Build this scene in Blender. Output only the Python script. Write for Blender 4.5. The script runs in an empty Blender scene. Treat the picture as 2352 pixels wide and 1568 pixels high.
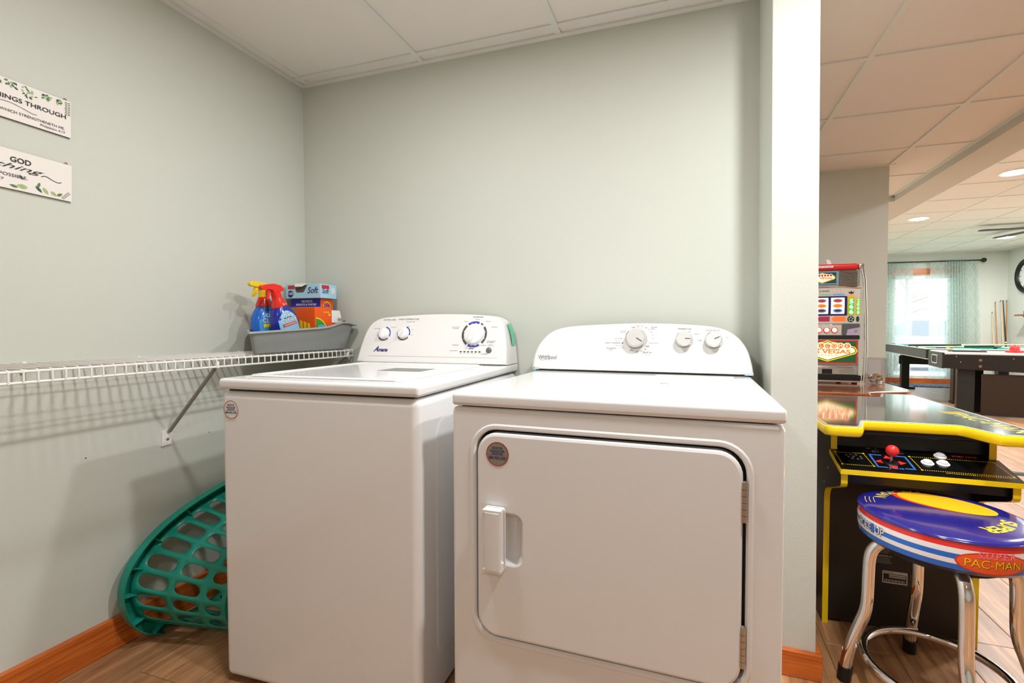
import bpy, bmesh, math, random
from mathutils import Vector, Matrix, noise

random.seed(7)
R = math.radians
scene = bpy.context.scene
C = scene.collection

# ------------------------------------------------------------------ camera
H_CAM = 1.033
cam_d = bpy.data.cameras.new('camera')
cam = bpy.data.objects.new('camera', cam_d)
C.objects.link(cam)
cam.location = (0, 0, H_CAM)
cam.rotation_euler = (math.pi / 2 - 0.0289, 0, 0.3081)
cam_d.sensor_width = 36.0
cam_d.lens = 36.0 * 1058.1 / 2352
cam_d.shift_x = -72.2 / 2352
cam_d.clip_start = 0.02
cam_d.clip_end = 200
scene.camera = cam

# ------------------------------------------------------------------ world and exposure
world = bpy.data.worlds.new('world')
scene.world = world
world.use_nodes = True
bgn = world.node_tree.nodes['Background']
bgn.inputs[0].default_value = (0.93, 0.97, 1.0, 1)
bgn.inputs[1].default_value = 2.2
vs = scene.view_settings
vs.view_transform = 'Standard'
vs.look = 'None'
vs.exposure = 0.45
vs.gamma = 1.0
vs.use_curve_mapping = False

LAMP_W = 18.0          # a ceiling lamp in the laundry corner
LAMP_W_FAR = 30.0      # a ceiling lamp in the games room
LAMP_W_LEFT = 9.0     # the lamp above the washer
LAMP_W_SIDE = 21.0     # the lamp above the arcade table
FILL_W_BACK = 8.0     # unseen fill lamp added behind the viewer to brighten the machine fronts
LAMP_COL = (0.985, 0.992, 1.0)

# room measures
XL, YB = -1.77, 1.777                     # left wall, back wall of the laundry corner
HC, HF = 2.175, 2.415                     # near ceiling, games-room ceiling
XR, YF, YN = 5.41, 10.4, -2.2             # right wall, far wall, wall behind the camera
XS0, XS1, ZS = 1.672, 1.93, 2.128         # dropped beam
XP0, XP1, YP = 0.23, 0.355, 1.514         # partition
YC, XC = 3.86, 1.327                      # wall beyond the partition
GX, GY, GP = 0.7203, 2.319, 0.6096        # near ceiling grid
FX, FY = 2.4385, 4.905                    # far ceiling grid

# ------------------------------------------------------------------ materials
MATS = {}


def lin(c):
    return tuple(((v / 255) / 12.92 if v / 255 <= 0.04045 else ((v / 255 + 0.055) / 1.055) ** 2.4) for v in c)


def mat(name, rgb, rough=0.5, metal=0.0, spec=0.5, coat=0.0, emit=None, es=0.0, var=0.03, vscale=6.0, bump=0.0, bscale=300.0, trans=0.0, alpha=1.0, ior=1.45):
    """principled with a faint procedural tone variation and optional fine relief; rgb is sRGB 0-255"""
    if name in MATS:
        return MATS[name]
    m = bpy.data.materials.new(name)
    m.use_nodes = True
    nt = m.node_tree
    b = nt.nodes['Principled BSDF']
    col = lin(rgb)
    tc = nt.nodes.new('ShaderNodeTexCoord')
    if var > 0:
        n = nt.nodes.new('ShaderNodeTexNoise')
        n.inputs['Scale'].default_value = vscale
        n.inputs['Detail'].default_value = 3
        nt.links.new(tc.outputs['Object'], n.inputs['Vector'])
        mx = nt.nodes.new('ShaderNodeMix')
        mx.data_type = 'RGBA'
        mx.inputs[6].default_value = (*[max(0, v * (1 - var)) for v in col], 1)
        mx.inputs[7].default_value = (*[min(1, v * (1 + var)) for v in col], 1)
        nt.links.new(n.outputs['Fac'], mx.inputs[0])
        nt.links.new(mx.outputs[2], b.inputs['Base Color'])
    else:
        b.inputs['Base Color'].default_value = (*col, 1)
    b.inputs['Roughness'].default_value = rough
    b.inputs['Metallic'].default_value = metal
    b.inputs['Specular IOR Level'].default_value = spec
    b.inputs['Coat Weight'].default_value = coat
    b.inputs['Coat Roughness'].default_value = 0.08
    b.inputs['Transmission Weight'].default_value = trans
    b.inputs['IOR'].default_value = ior
    b.inputs['Alpha'].default_value = alpha
    if emit:
        b.inputs['Emission Color'].default_value = (*lin(emit), 1)
        b.inputs['Emission Strength'].default_value = es
    if bump > 0:
        n2 = nt.nodes.new('ShaderNodeTexNoise')
        n2.inputs['Scale'].default_value = bscale
        n2.inputs['Detail'].default_value = 2
        nt.links.new(tc.outputs['Object'], n2.inputs['Vector'])
        bp = nt.nodes.new('ShaderNodeBump')
        bp.inputs['Strength'].default_value = bump
        bp.inputs['Distance'].default_value = 0.002
        nt.links.new(n2.outputs['Fac'], bp.inputs['Height'])
        nt.links.new(bp.outputs['Normal'], b.inputs['Normal'])
    MATS[name] = m
    return m


def wood(name, dark, light, stretch, scale=4.0, rough=0.4, per_piece=0.0, coat=0.0):
    """grain stretched along one axis; per_piece adds a tone step from board to board"""
    m = bpy.data.materials.new(name)
    m.use_nodes = True
    nt = m.node_tree
    N = nt.nodes.new
    L = nt.links.new
    b = nt.nodes['Principled BSDF']
    tc = N('ShaderNodeTexCoord')
    oi = N('ShaderNodeObjectInfo')
    geo = N('ShaderNodeNewGeometry')
    add = N('ShaderNodeMath')
    L(oi.outputs['Random'], add.inputs[0])
    L(geo.outputs['Random Per Island'], add.inputs[1])
    fr = N('ShaderNodeMath'); fr.operation = 'FRACT'
    L(add.outputs[0], fr.inputs[0])
    mp = N('ShaderNodeMapping')
    mp.inputs['Scale'].default_value = stretch
    L(tc.outputs['Object'], mp.inputs['Vector'])
    off = N('ShaderNodeVectorMath'); off.operation = 'SCALE'
    off.inputs[0].default_value = (7, 13, 5)
    L(fr.outputs[0], off.inputs['Scale'])
    av = N('ShaderNodeVectorMath')
    L(mp.outputs[0], av.inputs[0]); L(off.outputs[0], av.inputs[1])
    n = N('ShaderNodeTexNoise')
    n.inputs['Scale'].default_value = scale
    n.inputs['Detail'].default_value = 6
    n.inputs['Roughness'].default_value = 0.62
    n.inputs['Distortion'].default_value = 0.6
    L(av.outputs[0], n.inputs['Vector'])
    rp = N('ShaderNodeValToRGB')
    rp.color_ramp.elements[0].position = 0.32
    rp.color_ramp.elements[0].color = (*lin(dark), 1)
    rp.color_ramp.elements[1].position = 0.68
    rp.color_ramp.elements[1].color = (*lin(light), 1)
    L(n.outputs['Fac'], rp.inputs[0])
    hs = N('ShaderNodeHueSaturation')
    mr = N('ShaderNodeMapRange')
    mr.inputs['To Min'].default_value = 1 - per_piece
    mr.inputs['To Max'].default_value = 1 + per_piece
    L(fr.outputs[0], mr.inputs['Value'])
    L(mr.outputs[0], hs.inputs['Value'])
    L(rp.outputs[0], hs.inputs['Color'])
    L(hs.outputs[0], b.inputs['Base Color'])
    b.inputs['Roughness'].default_value = rough
    b.inputs['Coat Weight'].default_value = coat
    b.inputs['Coat Roughness'].default_value = 0.1
    bp = N('ShaderNodeBump')
    bp.inputs['Strength'].default_value = 0.12
    bp.inputs['Distance'].default_value = 0.002
    L(n.outputs['Fac'], bp.inputs['Height'])
    L(bp.outputs['Normal'], b.inputs['Normal'])
    MATS[name] = m
    return m


M_WALL = mat('wall_paint', (207, 210, 200), 0.75, spec=0.3, var=0.015, vscale=2.0, bump=0.12, bscale=260)
M_TRIMW = mat('beam_paint', (206, 203, 192), 0.75, spec=0.3, var=0.015)
M_TILE = mat('ceiling_tile', (232, 227, 220), 0.8, spec=0.2, var=0.01, bump=0.06, bscale=180)
M_GRID = mat('ceiling_grid', (226, 226, 220), 0.45, var=0.0)
M_FLOOR = wood('floor_plank', (134, 91, 58), (188, 141, 100), (14, 1.1, 6), 3.0, 0.36, per_piece=0.13)
M_SUB = mat('subfloor', (70, 48, 34), 0.8)
M_BASE_Y = wood('baseboard_pine', (172, 76, 18), (222, 120, 46), (10, 1.3, 26), 3.2, 0.32, coat=0.3)
M_BASE_X = wood('baseboard_pine_across', (172, 76, 18), (222, 120, 46), (1.3, 10, 26), 3.2, 0.32, coat=0.3)
M_WHITE = mat('appliance_enamel', (234, 233, 232), 0.2, coat=0.5, var=0.004)
M_CONS = mat('console_plastic', (240, 238, 236), 0.35, var=0.004)
M_DARK = mat('dark_gap', (38, 38, 38), 0.7)
M_GREYP = mat('panel_print_grey', (82, 80, 78), 0.5, var=0)
M_PRINT = mat('fine_print_grey', (120, 118, 116), 0.5, var=0)
M_BLUEP = mat('panel_print_blue', (52, 66, 170), 0.5, var=0)
M_NAVY = mat('navy_print', (40, 38, 110), 0.5, var=0)
M_BLACK = mat('black_plastic', (18, 18, 18), 0.4)
M_SILVER = mat('satin_silver', (205, 203, 200), 0.28, metal=0.85, var=0.0)
M_CHROME = mat('chrome', (235, 235, 235), 0.06, metal=1.0, var=0.0)
M_WIRE = mat('coated_wire', (238, 236, 232), 0.35, var=0)
M_BRACE = mat('brace_grey', (150, 148, 140), 0.4, var=0.02)
M_BIN = mat('grey_bin_plastic', (152, 155, 152), 0.5, var=0.02, bump=0.05, bscale=150)
M_TEAL = mat('teal_plastic', (22, 138, 118), 0.35, var=0.03)


# ------------------------------------------------------------------ mesh helpers
class G:
    """collects vertices and faces of one mesh"""

    def __init__(s):
        s.v, s.f = [], []

    def add(s, vs, fs):
        o = len(s.v)
        s.v += [tuple(p) for p in vs]
        s.f += [tuple(i + o for i in f) for f in fs]
        return s

    def box(s, x0, x1, y0, y1, z0, z1):
        v = [(x0, y0, z0), (x1, y0, z0), (x1, y1, z0), (x0, y1, z0), (x0, y0, z1), (x1, y0, z1), (x1, y1, z1), (x0, y1, z1)]
        return s.add(v, [(0, 3, 2, 1), (4, 5, 6, 7), (0, 1, 5, 4), (1, 2, 6, 5), (2, 3, 7, 6), (3, 0, 4, 7)])

    def rbox(s, x0, x1, y0, y1, z0, z1, r=0.005, seg=3):
        bm = bmesh.new()
        bmesh.ops.create_cube(bm, size=1)
        for v in bm.verts:
            v.co = ((x0 + x1) / 2 + v.co.x * (x1 - x0), (y0 + y1) / 2 + v.co.y * (y1 - y0), (z0 + z1) / 2 + v.co.z * (z1 - z0))
        bmesh.ops.bevel(bm, geom=bm.edges[:], offset=r, segments=seg, profile=0.5, affect='EDGES')
        bm.verts.index_update()
        s.add([v.co for v in bm.verts], [[v.index for v in f.verts] for f in bm.faces])
        bm.free()
        return s

    def tube(s, pts, r, seg=8, cap=True, closed=False):
        pts = [Vector(p) for p in pts]
        n = len(pts)
        rr = r if isinstance(r, (list, tuple)) else [r] * n
        rings = []
        ref = None
        for i, p in enumerate(pts):
            if closed:
                t = pts[(i + 1) % n] - pts[i - 1]
            else:
                t = (pts[min(i + 1, n - 1)] - pts[max(i - 1, 0)])
            t.normalize()
            if ref is None:
                ref = Vector((0, 0, 1)) if abs(t.z) < 0.9 else Vector((1, 0, 0))
            ref = (ref - t * ref.dot(t)).normalized()
            w = t.cross(ref)
            rings.append([p + (ref * math.cos(a) + w * math.sin(a)) * rr[i] for a in [2 * math.pi * k / seg for k in range(seg)]])
        o = len(s.v)
        for rg in rings:
            s.v += [tuple(p) for p in rg]
        m = n if closed else n - 1
        for i in range(m):
            j = (i + 1) % n
            for k in range(seg):
                k2 = (k + 1) % seg
                s.f.append((o + i * seg + k, o + i * seg + k2, o + j * seg + k2, o + j * seg + k))
        if cap and not closed:
            s.f.append(tuple(o + k for k in range(seg))[::-1])
            s.f.append(tuple(o + (n - 1) * seg + k for k in range(seg)))
        return s

    def lathe(s, prof, seg=24, mtx=None, a0=0.0, a1=2 * math.pi):
        full = abs(a1 - a0 - 2 * math.pi) < 1e-6
        n = seg if full else seg + 1
        o = len(s.v)
        for (r, z) in prof:
            for k in range(n):
                a = a0 + (a1 - a0) * k / seg
                p = Vector((r * math.cos(a), r * math.sin(a), z))
                s.v.append(tuple(mtx @ p if mtx else p))
        for i in range(len(prof) - 1):
            for k in range(seg):
                k2 = (k + 1) % n
                s.f.append((o + i * n + k, o + i * n + k2, o + (i + 1) * n + k2, o + (i + 1) * n + k))
        if full and min(r for r, _ in prof) < 1e-6:
            if prof[0][0] > 1e-6:
                s.f.append(tuple(o + k for k in range(n))[::-1])
            if prof[-1][0] > 1e-6:
                s.f.append(tuple(o + (len(prof) - 1) * n + k for k in range(n)))
        return s

    def prism(s, poly, fn, d0, d1):
        """poly 2-D outline; fn(a, b, d) -> point"""
        n = len(poly)
        v = [fn(a, b, d0) for a, b in poly] + [fn(a, b, d1) for a, b in poly]
        f = [tuple(range(n))[::-1], tuple(range(n, 2 * n))]
        f += [(i, (i + 1) % n, n + (i + 1) % n, n + i) for i in range(n)]
        return s.add(v, f)

    def loft(s, loops, cap0=True, cap1=True):
        n = len(loops[0])
        o = len(s.v)
        for lp in loops:
            s.v += [tuple(p) for p in lp]
        for i in range(len(loops) - 1):
            for k in range(n):
                k2 = (k + 1) % n
                s.f.append((o + i * n + k, o + i * n + k2, o + (i + 1) * n + k2, o + (i + 1) * n + k))
        if cap0:
            s.f.append(tuple(o + k for k in range(n))[::-1])
        if cap1:
            s.f.append(tuple(o + (len(loops) - 1) * n + k for k in range(n)))
        return s

    def mesh(s, name, sharp=38):
        me = bpy.data.meshes.new(name)
        me.from_pydata(s.v, [], s.f)
        bm = bmesh.new()
        bm.from_mesh(me)
        bmesh.ops.recalc_face_normals(bm, faces=bm.faces[:])
        bm.to_mesh(me)
        bm.free()
        if sharp:
            me.shade_smooth()
            me.set_sharp_from_angle(angle=R(sharp))
        return me

    def build(s, name, m, parent=None, sharp=38, loc=None):
        me = s.mesh(name, sharp)
        me.materials.append(m)
        o = link(name, me, parent, loc)
        if sharp:
            weigh(o)
        return o


def weigh(o):
    """large faces keep their own normal, rounded edges blend into them"""
    w = o.modifiers.new('weighted_normal', 'WEIGHTED_NORMAL')
    w.keep_sharp = True
    w.weight = 60


def link(name, me, parent=None, loc=None):
    o = bpy.data.objects.new(name, me)
    C.objects.link(o)
    if parent is not None:
        o.parent = parent
    if loc is not None:
        o.location = loc
    return o


def tag(o, label, cat, group=None, kind=None):
    o['label'] = label
    o['category'] = cat
    if group:
        o['group'] = group
    if kind:
        o['kind'] = kind
    return o


def thing(name, label, cat, loc=(0, 0, 0), rotz=0.0, group=None):
    o = bpy.data.objects.new(name, None)
    C.objects.link(o)
    o.location = loc
    o.rotation_euler = (0, 0, rotz)
    o.empty_display_size = 0.05
    return tag(o, label, cat, group)


def struct(o, label, cat):
    return tag(o, label, cat, kind='structure')


def copy_part(o, loc, parent=None):
    c = o.copy()
    C.objects.link(c)
    if parent is not None:
        c.parent = parent
    c.location = loc
    return c


def rrect(x0, x1, z0, z1, r, n=6):
    pts = []
    for cx, cz, a in ((x1 - r, z1 - r, 0), (x0 + r, z1 - r, 90), (x0 + r, z0 + r, 180), (x1 - r, z0 + r, 270)):
        for k in range(n + 1):
            t = R(a + 90 * k / n)
            pts.append((cx + r * math.cos(t), cz + r * math.sin(t)))
    return pts


def inset(poly, d):
    """move an outline inward by d (counter-clockwise outline)"""
    n = len(poly)
    area = sum(poly[i][0] * poly[(i + 1) % n][1] - poly[(i + 1) % n][0] * poly[i][1] for i in range(n))
    sg = 1 if area > 0 else -1
    out = []
    for i in range(n):
        a, b, c = Vector(poly[i - 1]), Vector(poly[i]), Vector(poly[(i + 1) % n])
        e1, e2 = (b - a), (c - b)
        if e1.length < 1e-9:
            e1 = e2
        if e2.length < 1e-9:
            e2 = e1
        e1, e2 = e1.normalized(), e2.normalized()
        n1, n2 = Vector((-e1.y, e1.x)) * sg, Vector((-e2.y, e2.x)) * sg
        m = (n1 + n2)
        m = m / max(0.35, m.length_squared) * 2 if m.length > 1e-6 else n1
        out.append(tuple(b + m * d))
    return out


def spline(pts, n=4):
    """Catmull-Rom through a list of points"""
    P = [Vector(p) for p in pts]
    out = []
    for i in range(len(P) - 1):
        p0, p1, p2, p3 = P[max(i - 1, 0)], P[i], P[i + 1], P[min(i + 2, len(P) - 1)]
        for k in range(n):
            t = k / n
            out.append(0.5 * ((2 * p1) + (p2 - p0) * t + (2 * p0 - 5 * p1 + 4 * p2 - p3) * t * t + (3 * p1 - p0 - 3 * p2 + p3) * t ** 3))
    out.append(P[-1])
    return out


def text_mesh(body, cap, width=None, align='CENTER', shear=0.0, bold=0.0, space=1.0, depth=0.0002, res=3):
    cu = bpy.data.curves.new('lettering', 'FONT')
    cu.body = body
    cu.size = 1.0
    cu.shear = shear
    cu.offset = 0.0 if 'M' in body else bold      # the M folds over itself when thickened
    cu.space_character = space
    cu.resolution_u = res
    cu.fill_mode = 'FRONT'
    ob = bpy.data.objects.new('lettering_tmp', cu)
    me = bpy.data.meshes.new_from_object(ob)
    bpy.data.objects.remove(ob)
    bpy.data.curves.remove(cu)
    if not me.vertices:
        return me
    xs = [v.co.x for v in me.vertices]
    x0, x1 = min(xs), max(xs)
    k = cap / 0.69
    kx = k if width is None else width / max(1e-6, x1 - x0)
    ax = {'CENTER': (x0 + x1) / 2, 'LEFT': x0, 'RIGHT': x1}[align]
    for v in me.vertices:
        v.co = ((v.co.x - ax) * kx, v.co.y * k, 0)
    return me


def letter(parent, body, cap, m, fn, width=None, align='CENTER', shear=0.0, bold=0.0, space=1.0, name='lettering'):
    """fn(x, y) -> local point on the surface"""
    me = text_mesh(body, cap, width, align, shear, bold, space)
    for v in me.vertices:
        v.co = fn(v.co.x, v.co.y)
    me.materials.clear()
    me.materials.append(m)
    me.name = name
    return link(name, me, parent)


def flat(origin, xd=(1, 0, 0), yd=(0, 0, 1), lift=0.0006):
    o, x, y = Vector(origin), Vector(xd).normalized(), Vector(yd).normalized()
    n = x.cross(y)
    return lambda a, b: o + x * a + y * b + n * lift


def decal(parent, name, polys, m, fn, thick=0.0):
    """flat printed shapes laid on a surface: fn(x, y)"""
    g = G()
    for p in polys:
        g.add([fn(a, b) for a, b in p], [tuple(range(len(p)))])
    me = bpy.data.meshes.new(name)
    me.from_pydata(g.v, [], g.f)
    me.materials.append(m)
    return link(name, me, parent)


def ell(cx, cy, rx, ry, n=28, a0=0, a1=360):
    full = abs(a1 - a0 - 360) < 1e-6
    k = n if full else n + 1
    return [(cx + rx * math.cos(R(a0 + (a1 - a0) * i / n)), cy + ry * math.sin(R(a0 + (a1 - a0) * i / n))) for i in range(k)]


def arc_band(cx, cy, r0, r1, a0, a1, n=12):
    o = [(cx + r1 * math.cos(R(a0 + (a1 - a0) * i / n)), cy + r1 * math.sin(R(a0 + (a1 - a0) * i / n))) for i in range(n + 1)]
    q = [(cx + r0 * math.cos(R(a1 + (a0 - a1) * i / n)), cy + r0 * math.sin(R(a1 + (a0 - a1) * i / n))) for i in range(n + 1)]
    return o + q


def arc_quads(cx, cy, r0, r1, a0, a1, n=12):
    P = lambda r, i: (cx + r * math.cos(R(a0 + (a1 - a0) * i / n)), cy + r * math.sin(R(a0 + (a1 - a0) * i / n)))
    return [[P(r0, i), P(r1, i), P(r1, i + 1), P(r0, i + 1)] for i in range(n)]


def rect(x0, x1, y0, y1):
    return [(x0, y0), (x1, y0), (x1, y1), (x0, y1)]


# ------------------------------------------------------------------ the setting
fl = G().box(XL - 0.15, XR + 0.15, YN - 0.15, YF + 0.15, -0.08, -0.0045).build('floor', M_SUB, sharp=0)
struct(fl, 'brown wood-look plank floor running through both rooms', 'floor')
PW, PL, PT = 0.2, 1.22, 0.0045
plank_meshes = {}
rest = G()
ci = 0
x = XL
while x < XR - 0.01:
    x1 = min(x + PW, XR)
    y = YN - ((ci * 0.437) % 1.0) * PL
    while y < YF - 0.01:
        y0, y1 = max(y, YN), min(y + PL, YF)
        ok = y1 - y0 > 0.03 and not (x1 < 0.36 and y0 > YB)
        if ok:
            near = (x > 0.15 and x < 3.4 and 0.2 < y1 and y0 < 6.5) or (x < -1.0 and y1 > -0.6 and y0 < YB)
            w, l = round(x1 - x, 3), round(y1 - y0, 3)
            if near:
                key = (w, l)
                if key not in plank_meshes:
                    me = G().rbox(0.0006, w - 0.0006, 0.0006, l - 0.0006, -PT, 0.0, 0.0012, 1).mesh('plank', 0)
                    me.materials.append(M_FLOOR)
                    plank_meshes[key] = me
                link('plank', plank_meshes[key], fl, (x, y0, 0))
            else:
                rest.box(x + 0.0006, x1 - 0.0006, y0 + 0.0006, y1 - 0.0006, -PT, 0.0)
        y += PL
    x += PW
    ci += 1
o = rest.build('plank_field', M_FLOOR, fl, sharp=0)
o['kind'] = 'stuff'


def lean_wall(name, x0, x1, y0, y1, z1, label, lean=0.0, r=0.006):
    g = G().rbox(x0, x1, y0, y1, -0.005, z1, r, 2)
    g.v = [(a + lean * (c - 0.95), b, c) for a, b, c in g.v]
    return struct(g.build(name, M_WALL), label, 'wall')


def wall(name, x0, x1, y0, y1, z1, label):
    return struct(G().box(x0, x1, y0, y1, -0.005, z1).build(name, M_WALL, sharp=0), label, 'wall')


wall('wall_left', XL - 0.12, XL, YN - 0.12, YB + 0.12, HC + 0.3, 'sage grey painted wall carrying the wire shelf and two signs')
wall('wall_back', XL, XP0 + 0.01, YB, YB + 0.12, HC + 0.3, 'sage grey painted wall behind the washer and dryer')
lean_wall('wall_partition', XP0, XP1, YP, YC, HC + 0.05, 'end of the painted partition beside the dryer', -0.0085, 0.004)
wall('wall_column', XP1 - 0.02, XC, YC, YC + 1.9, HC + 0.05, 'painted wall block behind the slot machine')
wall('wall_right', XR, XR + 0.12, YN - 0.12, YF + 0.12, HF + 0.2, 'painted wall of the games room with clock and small shelf')
wall('wall_front', XL - 0.12, XR + 0.12, YN - 0.12, YN, HF + 0.2, 'painted wall behind the viewer')
wall('wall_inner', XL, XP0, YB + 0.12, YB + 0.2, HC + 0.05, 'hidden face of the laundry back wall')
# far wall with the opening of the glass door
DX0, DX1, DZ1 = 3.66, 4.62, 2.02
g = G().box(XC - 0.2, DX0, YF, YF + 0.12, -0.005, HF + 0.2).box(DX1, XR + 0.12, YF, YF + 0.12, -0.005, HF + 0.2)
g.box(DX0, DX1, YF, YF + 0.12, DZ1, HF + 0.2).box(DX0, DX1, YF, YF + 0.12, -0.005, 0.05)
struct(g.build('wall_far', M_WALL, sharp=0), 'painted far wall of the games room around the glass door', 'wall')
wall('wall_hall', XC - 0.2, XC, YC + 1.9, YF, HF + 0.2, 'painted side wall beyond the column')

# ceilings: tiles lying in a grid of metal bars
def make_ceiling(name, x0, x1, y0, y1, z, gx, gy, label, skip=None):
    c = G().box(x0, x1, y0, y1, z + 0.05, z + 0.12).build(name, M_TILE, sharp=0)
    struct(c, label, 'ceiling')
    xs = [x0] + [gx + k * GP for k in range(-20, 20) if x0 + 0.02 < gx + k * GP < x1 - 0.02] + [x1]
    ys = [y0] + [gy + k * GP for k in range(-30, 30) if y0 + 0.02 < gy + k * GP < y1 - 0.02] + [y1]
    cache = {}
    for i in range(len(xs) - 1):
        for j in range(len(ys) - 1):
            if skip and skip(xs[i], xs[i + 1], ys[j], ys[j + 1]):
                continue
            w, l = round(xs[i + 1] - xs[i] - 0.012, 3), round(ys[j + 1] - ys[j] - 0.012, 3)
            if w < 0.02 or l < 0.02:
                continue
            if (w, l) not in cache:
                me = G().box(0, w, 0, l, 0.007, 0.022).mesh('tile', 0)
                me.materials.append(M_TILE)
                cache[(w, l)] = me
            link('tile', cache[(w, l)], c, (xs[i] + 0.006, ys[j] + 0.006, z))
    lx = G().box(-0.012, 0.012, y0, y1, 0, 0.03).mesh('grid_bar', 0)
    lx.materials.append(M_GRID)
    for q in xs[1:-1]:
        link('grid_bar', lx, c, (q, 0, z))
    cr = G().box(x0, x1, -0.012, 0.012, 0.0006, 0.03).mesh('cross_bar', 0)
    cr.materials.append(M_GRID)
    for q in ys[1:-1]:
        link('cross_bar', cr, c, (0, q, z))
    for (a, b, e, f) in ((x0, x0 + 0.022, y0, y1), (x1 - 0.022, x1, y0, y1), (x0, x1, y0, y0 + 0.022), (x0, x1, y1 - 0.022, y1)):
        G().box(a, b, e, f, z - 0.0012, z + 0.03).build('wall_angle', M_GRID, c, 0)
    return c


near_c = make_ceiling('ceiling', XL, XS0, YN, 4.75, HC, GX, GY, 'low grid ceiling of square white tiles above the laundry corner',
                      lambda a, b, e, f: (b < XP1 and e > YB) or (b < XC and e > YC + 0.05))
G().box(XL, XP0, YB - 0.022, YB, HC - 0.0014, HC + 0.02).build('wall_angle', M_GRID, near_c, 0)
G().box(XP0 - 0.022, XP0, YP, YB, HC - 0.0014, HC + 0.02).build('wall_angle', M_GRID, near_c, 0)
G().box(XP1, XC + 0.03, YC - 0.022, YC, HC - 0.0014, HC + 0.02).build('wall_angle', M_GRID, near_c, 0)
make_ceiling('ceiling_far', XS1, XR, YN, YF, HF, FX, FY, 'higher grid ceiling of square white tiles above the games room')
g = G().box(XS0, XS1, YN, YF, ZS, HF + 0.15).box(XC, XS0, 4.75, 5.5, ZS, HF + 0.15)
struct(g.build('trim_1', M_TRIMW, sharp=0), 'dropped painted beam between the two tiled ceilings', 'beam')
struct(G().box(XC - 0.2, XS0, 5.5, YF, HF, HF + 0.1).build('ceiling_hall', M_TILE, sharp=0), 'plain ceiling beyond the column', 'ceiling')

# baseboards
def base(name, x0, x1, y0, y1, h, m, label):
    return struct(G().rbox(x0, x1, y0, y1, 0, h, 0.004, 2).build(name, m), label, 'baseboard')


base('baseboard_left', XL, XL + 0.02, YN, YB, 0.102, M_BASE_Y, 'orange stained pine baseboard along the left wall')
base('baseboard_back', XL + 0.02, XP0, YB - 0.018, YB, 0.102, M_BASE_X, 'orange stained pine baseboard behind the machines')
base('baseboard_end', XP0 - 0.012, XP1 + 0.022, YP - 0.018, YP, 0.078, M_BASE_X, 'knotty pine baseboard across the end of the partition')
base('baseboard_partition', XP1 + 0.004, XP1 + 0.022, YP, YC, 0.078, M_BASE_Y, 'pine baseboard along the outer side of the partition')
b1 = base('baseboard_far', XC, DX0 - 0.02, YF - 0.02, YF, 0.12, M_BASE_X, 'pine baseboard under the curtain')
b2 = base('baseboard_right', DX1 + 0.05, XR, YF - 0.02, YF, 0.12, M_BASE_X, 'pine baseboard in the far corner below the cues')
# a knot in the partition baseboard
decal(bpy.data.objects['baseboard_end'], 'knot', [ell(0, 0, 0.005, 0.004, 16)], mat('knot_dark', (40, 18, 8), 0.6), flat((0.262, YP - 0.0181, 0.046), lift=0.0004))

# glass door and its timber surround
dr = thing('window_1', 'white framed glass door to the bright outdoors between sheer curtains', 'door', (0, YF, 0))
dr['kind'] = 'structure'
M_FRAMEW = mat('white_frame', (238, 238, 236), 0.4)
for (a, b) in ((DX0, DX0 + 0.06), (DX1 - 0.06, DX1)):
    G().rbox(a, b, 0.02, 0.09, 0.05, DZ1, 0.004, 1).build('frame', M_FRAMEW, dr)
G().rbox(DX0, DX1, 0.02, 0.09, DZ1 - 0.06, DZ1, 0.004, 1).build('frame', M_FRAMEW, dr)
G().rbox(DX0, DX1, 0.0, 0.1, 0.05, 0.14, 0.004, 1).build('frame', M_FRAMEW, dr)
mg = bpy.data.materials.new('door_glass')
mg.use_nodes = True
nt = mg.node_tree
nt.nodes.remove(nt.nodes['Principled BSDF'])
tr, gl, mxs = nt.nodes.new('ShaderNodeBsdfTransparent'), nt.nodes.new('ShaderNodeBsdfGlossy'), nt.nodes.new('ShaderNodeMixShader')
tr.inputs[0].default_value = (0.95, 0.98, 0.97, 1)
gl.inputs[1].default_value = 0.02
mxs.inputs[0].default_value = 0.06
nt.links.new(tr.outputs[0], mxs.inputs[1]); nt.links.new(gl.outputs[0], mxs.inputs[2])
nt.links.new(mxs.outputs[0], nt.nodes['Material Output'].inputs[0])
G().box(DX0 + 0.05, DX1 - 0.05, 0.05, 0.056, 0.12, DZ1 - 0.05).build('pane', mg, dr, 0)
G().rbox(DX0 - 0.08, DX1 + 0.08, -0.02, 0.0, DZ1 + 0.02, DZ1 + 0.12, 0.004, 1).build('header_board', M_BASE_X, dr)
G().rbox(DX0 - 0.03, DX1 + 0.03, -0.03, 0.0, 0.0, 0.09, 0.004, 1).build('sill_board', M_BASE_X, dr)


# recessed lamps
M_RING = mat('lamp_ring', (240, 238, 234), 0.5, var=0)
LENS = {}


def lens_mat(watts, rad):
    """glowing diffuser; a lens of radius rad gives off the wanted power"""
    if (watts, rad) not in LENS:
        m = bpy.data.materials.new('lamp_lens')
        m.use_nodes = True
        nt = m.node_tree
        nt.nodes.remove(nt.nodes['Principled BSDF'])
        e = nt.nodes.new('ShaderNodeEmission')
        e.inputs[0].default_value = (*LAMP_COL, 1)
        e.inputs[1].default_value = watts / (math.pi * math.pi * rad ** 2)
        nt.links.new(e.outputs[0], nt.nodes['Material Output'].inputs[0])
        LENS[(watts, rad)] = m
    return LENS[(watts, rad)]


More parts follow.
